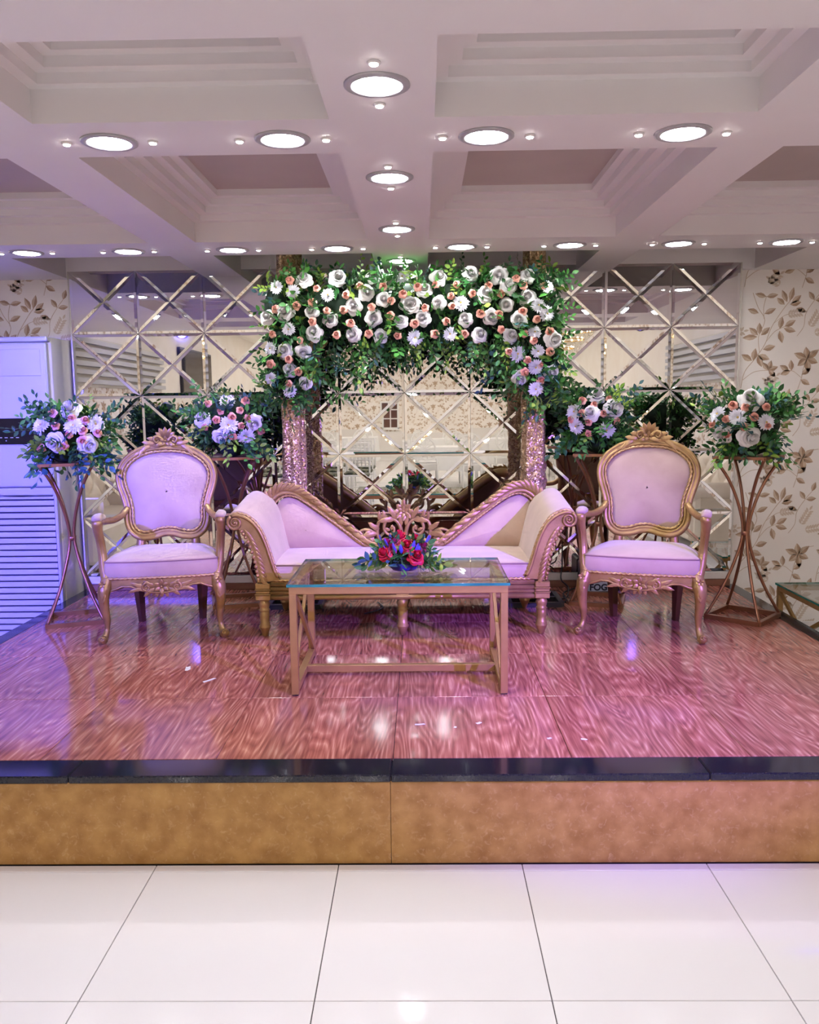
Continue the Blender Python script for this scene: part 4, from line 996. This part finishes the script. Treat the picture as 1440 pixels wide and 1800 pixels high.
def arrangement(label,c,base,r,fl,seed,wts,n=95,tall=0):
    rr=random.Random(seed); t=thing('flower_arrangement',label,'flowers',(base[0],base[1],base[2]),0,'flower arrangements on the stands')
    O=Vector(base); c=Vector(c)-O
    b=MB(); b.ball(tuple(c),(r[0]*.72,r[1]*.72,r[2]*.75),14,9); b.ball((0,0,.045),(.10,.10,.045),12,6); b.tube([(0,0,.03),tuple(c)],.07,10); b.build('moss_core',K['core'],t)
    b=MB()
    for i in range(n):
        th=rr.uniform(0,6.283); u=rr.uniform(-.75,.95); d=Vector((math.sqrt(1-u*u)*math.cos(th),math.sqrt(1-u*u)*math.sin(th),u))
        p=c+Vector((d.x*r[0],d.y*r[1],d.z*r[2]))*.62
        sprig(b,rr,p,d+Vector((0,0,-.15)),rr.uniform(.07,.13),.042,7,.2,wts=wts)
    for i in range(26):
        th=rr.uniform(0,6.283); d=Vector((math.cos(th),math.sin(th)*.7,rr.uniform(.1,1.5)))
        sprig(b,rr,c+Vector((d.x*r[0]*.5,d.y*r[1]*.5,.02)),d,rr.uniform(.15,.24),.036,10,.05,wts=wts)
    for i in range(22):
        th=rr.uniform(0,6.283); d=Vector((math.cos(th),math.sin(th)*.8,-.75))
        sprig(b,rr,c+Vector((d.x*r[0]*.6,d.y*r[1]*.6,-.08)),d,rr.uniform(.10,.17),.045,8,.3,wts=wts)
    o=b.build('foliage',LEAF,t); o['kind']='stuff'
    for kd,x,y,z in fl:
        d=Vector((x,y,z))-O-c; plant_flower(t,kd,(x,y,z),(d.x/r[0],d.y/r[1]-.3,d.z/r[2]),t,rr,1.18)
    return t
TZ=SZ+.8925
arrangement('white and peach flower arrangement beside the air conditioner',(-1.806,4.6,1.36),(-1.848,4.625,TZ),(.22,.17,.17),left,21,(6,3,.6,2))
arrangement('white and peach flower arrangement behind the air-conditioner-side armchair',(-1.02,4.95,1.41),(-1.02,5.03,TZ),(.22,.17,.18),bleft,22,(5,4,1.4,2))
arrangement('white and peach flower arrangement above the armchair by the fog machine',(1.13,4.97,1.41),(1.155,4.985,TZ),(.22,.17,.17),bright,23,(5,4,2,1))
arrangement('white and peach flower arrangement in front of the leaf wallpaper',(1.87,4.58,1.38),(1.868,4.575,TZ),(.22,.17,.18),right,24,(6,3,.8,2))
# red table centrepiece
rr=random.Random(31); cp=thing('table_centrepiece','low crimson rose centrepiece with blue pot on the glass coffee table','flowers',(.025,3.64,SZ+.467))
b=MB(); b.lathe([(.05,.0),(.062,.012),(.066,.03),(.058,.04),(.04,.042)],n=18); b.build('pot',K['pot'],cp)
b=MB(); b.ball((0,0,.055),(.085,.07,.055),12,7); b.build('moss_core',K['core'],cp)
b=MB()
for i in range(64):
    th=rr.uniform(0,6.283); u=rr.uniform(-.25,.9); d=Vector((math.sqrt(1-u*u)*math.cos(th),math.sqrt(1-u*u)*math.sin(th),u))
    sprig(b,rr,Vector((0,0,.055))+Vector((d.x*.07,d.y*.06,d.z*.05)),d,rr.uniform(.05,.085),.036,5,.25,wts=(3,4,2,2.4))
for i in range(9):
    th=rr.choice((0,PI))+rr.uniform(-.5,.5); sprig(b,rr,(math.cos(th)*.07,math.sin(th)*.05-.02,.05),(math.cos(th),math.sin(th)-.3,.15),rr.uniform(.09,.13),.040,7,.3,wts=(2,4,2,3))
o=b.build('foliage',LEAF,cp); o['kind']='stuff'
b=MB()
for i in range(16):
    th=rr.uniform(0,6.283); p=Vector((math.cos(th)*.09,math.sin(th)*.07,.07+.05*rr.random())); b.leafy(p,(math.cos(th)*.6,math.sin(th)*.4,1),(math.cos(th),math.sin(th),0),.05,.010,lift=.1,n=5)
b.build('blue_petals',K['petal_b'],cp)['kind']='stuff'
for kd,x,y,z in table:
    d=Vector((x-.025,(y-3.64),z-.84)); plant_flower(cp,kd,(x,y,z),(d.x*6,d.y*6-.2,d.z*8+.3),cp,rr)

# ---------------------------------------------------------------- sequinned pillars
def make_pillar(x,label,seed,bunch):
    t=thing('sequin_pillar',label,'pillar',(x,5.0,SZ),0,'pair of sequinned pillars'); rr=random.Random(seed)
    b=MB(); R=[]; nz=90; nt=40; H=2.07
    ph=[rr.uniform(0,6) for _ in range(6)]
    for i in range(nz+1):
        z=.03+(H-.03)*i/nz; row=[]
        for k in range(nt):
            a=2*PI*k/nt
            r=.066+.007*math.sin(5*a+ph[0]+1.3*math.sin(z*3))+.004*math.sin(9*a+ph[1]+z*4)
            r*=1.0+.10*math.sin(z*2.1+ph[2])*.6
            if bunch: r+=.007*math.sin(z*70+2*math.sin(a*2+ph[3]))*math.exp(-((z-.78)/.14)**2)-.012*math.exp(-((z-.60)/.06)**2)
            row.append((r*math.cos(a),r*math.sin(a),z))
        R.append(row)
    b.rows(R,0,True); b.add(R[-1],[tuple(range(nt))],0,False); b.build('sequin_wrap',K['sequin'],t)
    b=MB(); q=.15
    for a,c in (((-q,-q),(q,-q)),((q,-q),(q,q)),((q,q),(-q,q)),((-q,q),(-q,-q)),((-q,0),(q,0))): b.bar((a[0],a[1],.014),(c[0],c[1],.014),.03,.028)
    b.lathe([(.03,.0),(.03,.05)],n=12); b.build('base_frame',K['black'],t)
make_pillar(-.652,'gold sequinned pillar nearer the air conditioner',1,False)
make_pillar(.768,'gold sequinned pillar nearer the fog machine',2,True)

# ---------------------------------------------------------------- air conditioner
ac=thing('air_conditioner','tall white floor-standing air conditioner with slatted lower grille','air conditioner',(-2.478,5.17,0))
W_=.32; b=MB(); out=spl2([(W_,.04),(W_+.012,.10),(W_+.01,.20),(W_-.01,.262),(-W_+.01,.262),(-W_-.01,.2),(-W_-.012,.1),(-W_,.04)],3)
b.prism(out+[],0,1.93,0,'xy',True); b.build('body',K['acside'],ac)
b=MB(); b.bbox(-W_+.004,W_-.012,.0,.05,1.02,1.90,.008); b.build('upper_panel',K['white'],ac)
b=MB(); b.bbox(-W_-.006,W_+.002,-.004,.262,1.905,1.935,.006); b.build('top_cap',K['white'],ac)
b=MB(); b.bbox(-W_+.03,W_-.045,-.004,.03,1.70,1.862,.003); b.build('air_outlet',K['white'],ac)
b=MB(); b.bbox(-W_+.13,W_-.085,-.006,.02,1.285,1.445,.002); b.build('display_panel',K['glassblack'],ac)
b=MB()
for k in range(4): b.box(-.01+.035*k,.008+.035*k,-.0068,-.006,1.325,1.329)
b.box(.03,.036,-.0068,-.006,1.305,1.311); b.build('display_marks',K['white'],ac,'display_panel')
b=MB(); b.bbox(-.07,-.02,-.004,.01,1.55,1.562,.001); b.build('badge',K['acside'],ac)
b=MB(); b.box(-W_+.006,W_-.014,.016,.06,.06,1.0); b.build('grille_back',K['slot'],ac)
b=MB(); b.bbox(W_-.02,W_-.002,.0,.05,.03,1.015,.004); b.bbox(-W_,-W_+.02,.0,.05,.03,1.015,.004); b.bbox(-W_+.02,W_-.02,.0,.05,.955,1.015,.004); b.bbox(-W_+.02,W_-.02,.0,.05,.03,.07,.004); b.build('grille_frame',K['white'],ac)
b=MB(); b.bbox(-W_+.02,W_-.02,0,.022,0,.030,.003); 
sm=mesh_of(b,'slat',[K['white']])
zz=.076
while zz<.945: put('slat',sm,LAST[(ac.name,'grille_frame')],(0,.0,zz)); zz+=.0395

# ---------------------------------------------------------------- fog machine and cables
fm=thing('fog_machine','small black fog machine with FOG sticker behind the armchair','fog machine',(1.222,5.285,SZ+.0))
b=MB(); b.bbox(-.115,.115,-.10,.10,.012,.185,.008); b.build('case',K['black'],fm)
b=MB(); b.lathe([(.014,-.13),(.018,-.128),(.018,-.098)],(.085,0,.10),12,axis='y'); b.build('nozzle',K['brass'],fm)
for sx in (-1,1):
    b=MB(); b.bbox(sx*.09-.015,sx*.09+.015,-.09,.09,0,.014,.002); b.build('foot',K['rubber'],fm)
b=MB(); b.bbox(-.085,.045,-.1025,-.0995,.016,.125,.0005); b.build('sticker',K['sticker'],fm)
b=MB()
for k in range(7): b.box(-.066+.013*k,-.060+.013*k,-.1032,-.1026,.076,.104)
b.build('sticker_bars',K['ink'],fm,'sticker')
cu=bpy.data.curves.new('fog_text','FONT'); cu.body='FOG'; cu.size=.055; cu.extrude=.0003; cu.align_x='CENTER'; cu.offset=.0018
to=bpy.data.objects.new('fog_text',cu); col.objects.link(to); bpy.context.view_layer.update()
me=bpy.data.meshes.new_from_object(to.evaluated_get(bpy.context.evaluated_depsgraph_get())); bpy.data.objects.remove(to); me.materials.clear(); me.materials.append(K['ink'])
put('lettering',me,LAST[(fm.name,'sticker')],(-.02,-.1034,.024),(PI/2,0,0))
b=MB(); b.tube(spline([(.985,5.25,SZ+.30),(.99,5.28,SZ+.16),(.965,5.16,SZ+.10),(1.0,5.10,SZ+.06),(.98,5.05,SZ+.008),(.93,5.02,SZ+.006),(.90,4.96,SZ+.006),(.94,4.93,SZ+.006),(.97,5.0,SZ+.006),(.99,5.2,SZ+.006),(1.085,5.24,SZ+.03)],8),.0045,6)
tag(b.build('power_cable',K['rubber']),'black power cable looping beside the fog machine','cable')
b=MB(); b.tube(spline([(-.165,4.98,SZ+.006),(-.13,4.86,SZ+.006),(-.155,4.78,SZ+.006),(-.21,4.72,SZ+.006),(-.225,4.70,SZ+.006)],8),.0035,6)
tag(b.build('lamp_wire',K['rubber']),'short black wire on the stage floor under the sofa','cable')
# small pale flecks lying on the stage floor
for i,(x,y,r,w_,h_,nm) in enumerate(((.09,3.02,.1,.020,.006,'largest pale fleck on the stage floor in front of the table'),(.31,3.03,.6,.012,.007,'pale fleck on the stage floor near the table leg by the wallpaper'),(.22,2.99,1.1,.007,.005,'tiny pale fleck on the stage floor between two larger flecks'),(.55,2.88,.3,.009,.006,'pale fleck near the black stage edge'),(.67,2.87,1.4,.006,.011,'thin upright pale fleck near the black stage edge'),(-.83,3.55,.9,.035,.008,'long pale fleck between the table and the armchair'),(-.97,3.72,.2,.012,.03,'pale fleck in front of the air-conditioner-side armchair'))):
    b=MB(); P=[(-w_,-h_),(-w_*.2,-h_*1.2),(w_,-h_*.5),(w_*.8,h_),(-w_*.3,h_*.7),(-w_*.9,h_*.9)]
    b.prism(P,0,.0008,0,'xy'); o=b.build('pale_fleck',K['fleck']); o.location=(x,y,SZ+.0004); o.rotation_euler=(0,0,r); tag(o,nm,'scrap','pale flecks on the stage')
# ================================================================== HALL BEHIND THE CAMERA (seen in the mirrors)
def moving_head(x,y,target,label,watts,size,color):
    t=thing('moving_head_light',label,'stage light',(x,y,ZH),0,'pair of moving head lights')
    b=MB(); b.tube([(0,0,0),(0,0,-.20)],.02,10); b.build('hanging_pole',K['black'],t)
    b=MB(); b.bbox(-.13,.13,-.11,.11,-.29,-.19,.012); b.build('base_box',K['black'],t)
    b=MB(); b.bbox(-.13,.13,-.05,.05,-.33,-.29,.008)
    for s in (-1,1): b.bbox(s*.115-.018,s*.115+.018,-.05,.05,-.50,-.30,.006)
    b.build('yoke',K['black'],t)
    o=Vector((x,y,ZH-.47)); d=(Vector(target)-o).normalized(); q=d.to_track_quat('Z','Y').to_matrix().to_4x4()
    hd=put('head',None,t); b=MB(); b.lathe([(.045,-.14),(.085,-.12),(.094,-.02),(.092,.09),(.084,.13),(.07,.135)],n=22)
    h=b.build('head',K['black'],t); bpy.data.objects.remove(hd); h.matrix_local=Matrix.Translation((0,0,-.47))@q
    b=MB(); b.lathe([(.068,.1352),(.05,.143),(.001,.147)],n=20); b.build('lens',K['lens'],h)
    ld=bpy.data.lights.new('moving_head_lamp','SPOT'); ld.energy=watts; ld.color=color; ld.spot_size=math.radians(size); ld.spot_blend=1.0; ld.shadow_soft_size=.03
    lo=bpy.data.objects.new('lamp',ld); col.objects.link(lo); lo.parent=t
    lo.matrix_local=Matrix.Translation(Vector((0,0,-.47))+d*.17)@(-d).to_track_quat('Z','Y').to_matrix().to_4x4()
moving_head(3.0,-.5,(.15,4.35,.40),'black moving head light on the fog machine side of the hall ceiling',HEAD_W*.85,34,PURPLE)
moving_head(-3.0,-.5,(-2.2,5.0,1.0),'black moving head light on the air conditioner side of the hall ceiling',HEAD_W,34,BLUE)

# chandeliers
def make_chandelier():
    t=put('crystal_chandelier',None)
    b=MB(); b.tube([(0,0,0),(0,0,-.25)],.012,8); b.lathe([(.06,0),(.06,-.02),(.02,-.04)],n=14); b.build('stem',K['brass'],t)
    for R,z in ((.50,-.26),(.36,-.40),(.20,-.54)):
        b=MB(); b.tube([(R*math.cos(2*PI*k/40),R*math.sin(2*PI*k/40),z) for k in range(40)],.010,6,True); b.build('ring',K['brass'],t)
        b=MB(); n=int(R*90)
        for k in range(n):
            a=2*PI*k/n
            for j in range(4): b.ball((R*math.cos(a),R*math.sin(a),z-.03-.032*j),(.008,.008,.013),5,3)
        o=b.build('crystal_drops',K['crystal'],t); o['kind']='stuff'
        b=MB(); n=int(R*40)
        for k in range(n):
            a=2*PI*k/n; b.ball((R*.93*math.cos(a),R*.93*math.sin(a),z+.02),(.014,.014,.02),6,4)
        o=b.build('bulbs',K['bulb'],t); o['kind']='stuff'
    return t
ch=make_chandelier()
for i,(x,y,w_) in enumerate(((-1.75,-5.2,'over the slat-back chair rows'),(1.0,-6.6,'over the white dining tables'),(2.5,-3.6,'near the fog machine side wall'),(-.4,-9.6,'nearest the rear wall'))):
    o=ch if i==0 else copy_tree(ch); o.location=(x,y,ZH); tag(o,'three-tier crystal chandelier '+w_+', seen in the mirrors','chandelier','hall chandeliers')

# chairs and tables
def make_hall_chair(seat_mat,round_back):
    t=put('banquet_chair',None)
    for sx in (-1,1):
        b=MB(); b.tube([(sx*.19,-.19,0),(sx*.185,-.185,.45)],[.013,.016],8); b.build('leg',K['whitewood'],t)
        b=MB(); b.tube([(sx*.18,.22,0),(sx*.18,.19,.45)]+([(sx*.185,.21,.70),(sx*.18,.235,.92)] if not round_back else [(sx*.16,.20,.55)]),.014,8); b.build('leg',K['whitewood'],t)
    b=MB(); b.bbox(-.205,.205,-.205,.205,.44,.465,.006); b.build('seat_frame',K['whitewood'],t)
    b=MB(); b.bbox(-.19,.19,-.19,.17,.465,.50,.012); b.build('seat_cushion',seat_mat,t)
    if round_back:
        b=MB(); b.tube([(.19*math.cos(2*PI*k/28),.205+.03*math.sin(2*PI*k/28),.74+.21*math.sin(2*PI*k/28)) for k in range(28)],.017,8,True); b.build('back_ring',K['whitewood'],t)
        for k in range(6):
            a=PI*k/6; b=MB(); b.tube([(-.18*math.cos(a),.205-.03*math.sin(a),.74-.20*math.sin(a)),(.18*math.cos(a),.205+.03*math.sin(a),.74+.20*math.sin(a))],.009,6); b.build('back_spoke',K['whitewood'],t)
    else:
        for z in (.60,.70,.80,.91):
            b=MB(); y=.195+(z-.5)*.09; b.tube([(-.18,y,z),(.18,y,z)],.011,6); b.build('back_rail',K['whitewood'],t)
        for k in range(5):
            x=-.12+.06*k; b=MB(); b.tube([(x,.20,.60),(x,.232,.91)],.008,6); b.build('back_slat',K['whitewood'],t)
        b=MB(); b.tube([(-.19,-.187,.2),(.19,-.187,.2)],.009,6); b.build('stretcher',K['whitewood'],t)
    return t
c1=make_hall_chair(K['cushion_dark'],False); n=0
for j in range(3):
    for i in range(4):
        o=c1 if n==0 else copy_tree(c1); n+=1; o.location=(-2.35+.50*i,-1.9-.85*j,0); o.rotation_euler=(0,0,PI)
        tag(o,f'white slat-back chair, {ORD[i]} from the air conditioner side, {ORD[j]} row behind the camera','chair','slat-back chairs seen in the mirrors')
c3=make_hall_chair(K['cloth'],True); n=0
tb=put('dining_table',None)
b=MB(); b.bbox(-.75,.75,-.4,.4,.72,.75,.006); b.build('table_top',K['cloth'],tb)
b=MB(); R=[]
for z,e in ((.75,0),(.5,.01),(.3,.03)):
    R.append([(x*(.755+e)+.012*math.sin(14*k)*(z<.7),y*(.405+e)+.012*math.cos(11*k)*(z<.7),z) for k,(x,y) in enumerate([(math.copysign(min(1,abs(math.cos(a))*1.4),math.cos(a)),math.copysign(min(1,abs(math.sin(a))*1.4),math.sin(a))) for a in [2*PI*q/40 for q in range(40)]])])
b.rows(R,0,True); b.build('tablecloth_skirt',K['cloth'],tb)
for sx in (-1,1):
    for sy in (-1,1):
        b=MB(); b.tube([(sx*.66,sy*.32,0),(sx*.66,sy*.32,.72)],.022,8); b.build('leg',K['whitewood'],tb)
for i,(x,y,w_) in enumerate(((.6,-5.4,'nearest the camera'),(2.2,-7.2,'by the fog machine side wall'),(-1.6,-8.6,'by the air conditioner side wall'),(.5,-9.6,'nearest the rear window'))):
    o=tb if i==0 else copy_tree(tb); o.location=(x,y,0); tag(o,'white-clothed dining table in the hall, '+w_,'table','hall dining tables')
    for k,(dx,dy,r) in enumerate(((-.4,.70,0),(.4,.70,0),(-.4,-.70,PI),(.4,-.70,PI))):
        q=c3 if n==0 else copy_tree(c3); n+=1; q.location=(x+dx,y+dy,0); q.rotation_euler=(0,0,r)
        tag(q,'white round-back chair, '+('mirror' if k<2 else 'rear wall')+' side, '+('air conditioner' if k%2==0 else 'fog machine')+' end, of the table '+w_.replace('air conditioner side wall','slat-back chairs').replace('fog machine side wall','wall louvre'),'chair','round-back chairs around the hall tables')

# tufted sofas along the side walls
def make_tufted():
    t=put('tufted_sofa',None); b=MB(); b.bbox(-.40,.38,-.95,.95,.10,.42,.03); b.build('seat',K['leather'],t)
    b=MB(); R=[]; ny,nz=64,20
    for j in range(nz+1):
        z=.40+.50*j/nz; row=[]
        for i in range(ny+1):
            y=-.95+1.9*i/ny; u=(y/.19); v=(z-.4)/.165
            puff=abs(math.cos(PI*(u+v)/2)*math.cos(PI*(u-v)/2))**.45*.05
            row.append((-.24-(z-.4)*.12+puff+(-.06*max(0,(z-.84)/.06)**2),y,z))
        R.append(row)
    b.rows(R,0); b.bbox(-.40,-.28,-.95,.95,.38,.86,.03); b.build('tufted_back',K['leather'],t)
    for s in (-1,1):
        b=MB(); b.bbox(-.40,.36,s*.95-.09,s*.95+.09,.10,.58,.04); b.tube([(-.38,s*.95,.60),(.37,s*.95,.60)],.10,14); b.build('arm',K['leather'],t)
        for x in (-.33,.3):
            b=MB(); b.lathe([(.02,0),(.035,.03),(.025,.10)],(x,s*.85,0),10); b.build('foot',K['gold'],t)
    return t
ts=make_tufted(); ts.location=(XL+.42,2.3,0); tag(ts,'cream tufted leather sofa along the wall on the air conditioner side','sofa','tufted sofas along the side walls')
t2=copy_tree(ts); t2.location=(XR-.42,1.4,0); t2.rotation_euler=(0,0,PI); tag(t2,'cream tufted leather sofa along the wall on the fog machine side','sofa','tufted sofas along the side walls')
# slatted louvres high on the side walls
for x,s,w_ in ((XL,1,'air conditioner'),(XR,-1,'fog machine')):
    lv=thing('wall_louvre','white slatted louvre high on the wall on the '+w_+' side','louvre',(x,.6,0),0,'white wall louvres')
    b=MB(); b.bbox(min(0.001,s*.02),max(-.001,s*.02),-1.9,1.7,1.74,2.30,.003); b.build('backing',K['acside'],lv)
    b=MB(); b.bar((s*.05,-1.9,0),(s*.05,1.7,0),.06,.05); me=mesh_of(b,'slat',[K['white']])
    for k in range(6): put('slat',me,lv,(0,0,1.80+.09*k))
# wall screen
ws=thing('wall_screen','wide black screen on the wall on the air conditioner side','screen',(XL,-3.2,2.1))
b=MB(); b.bbox(.002,.05,-.9,.9,-.36,.36,.006); b.build('casing',K['black'],ws)
b=MB(); b.bbox(.05,.053,-.87,.87,-.33,.33,.001); b.build('display',K['glassblack'],ws)
# rear window with brown panes
wn=struct(put('window_1',None,None,(-.75,YB,1.28)))
b=MB()
for x0,x1,z0,z1 in ((-.24,-.19,-.42,.42),(.19,.24,-.42,.42),(-.19,.19,.37,.42),(-.24,.24,-.44,-.37),(-.015,.015,-.37,.37),(-.19,.19,.11,.14),(-.19,.19,-.14,-.11)): b.bbox(x0,x1,.0015,.05,z0,z1,.004)
b.build('window_frame',K['whitewood'],wn)
for x0 in (-.19,.015):
    for z0,z1 in ((-.37,-.14),(-.11,.11),(.14,.37)):
        b=MB(); b.bbox(x0,x0+.175,.002,.02,z0,z1,.002); b.build('pane',K['brownpane'],wn)
for s,nm in ((XL,'left'),(XR,'right')):
    b=MB(); b.bbox(min(s,s-math.copysign(.016,s)),max(s,s-math.copysign(.016,s)),YB,YW-.001,.0005,.09,.003); struct(b.build('baseboard_'+nm,K['skirt']))
b=MB(); b.bbox(XL+.02,XR-.02,YB+.0005,YB+.016,.0005,.80,.003); struct(b.build('trim_1',K['skirt']))
b=MB(); b.bbox(2.15,XR-.02,YW-.014,YW-.0005,.0005,.06,.002); struct(b.build('baseboard_back',K['skirt']))
bpy.context.view_layer.update()
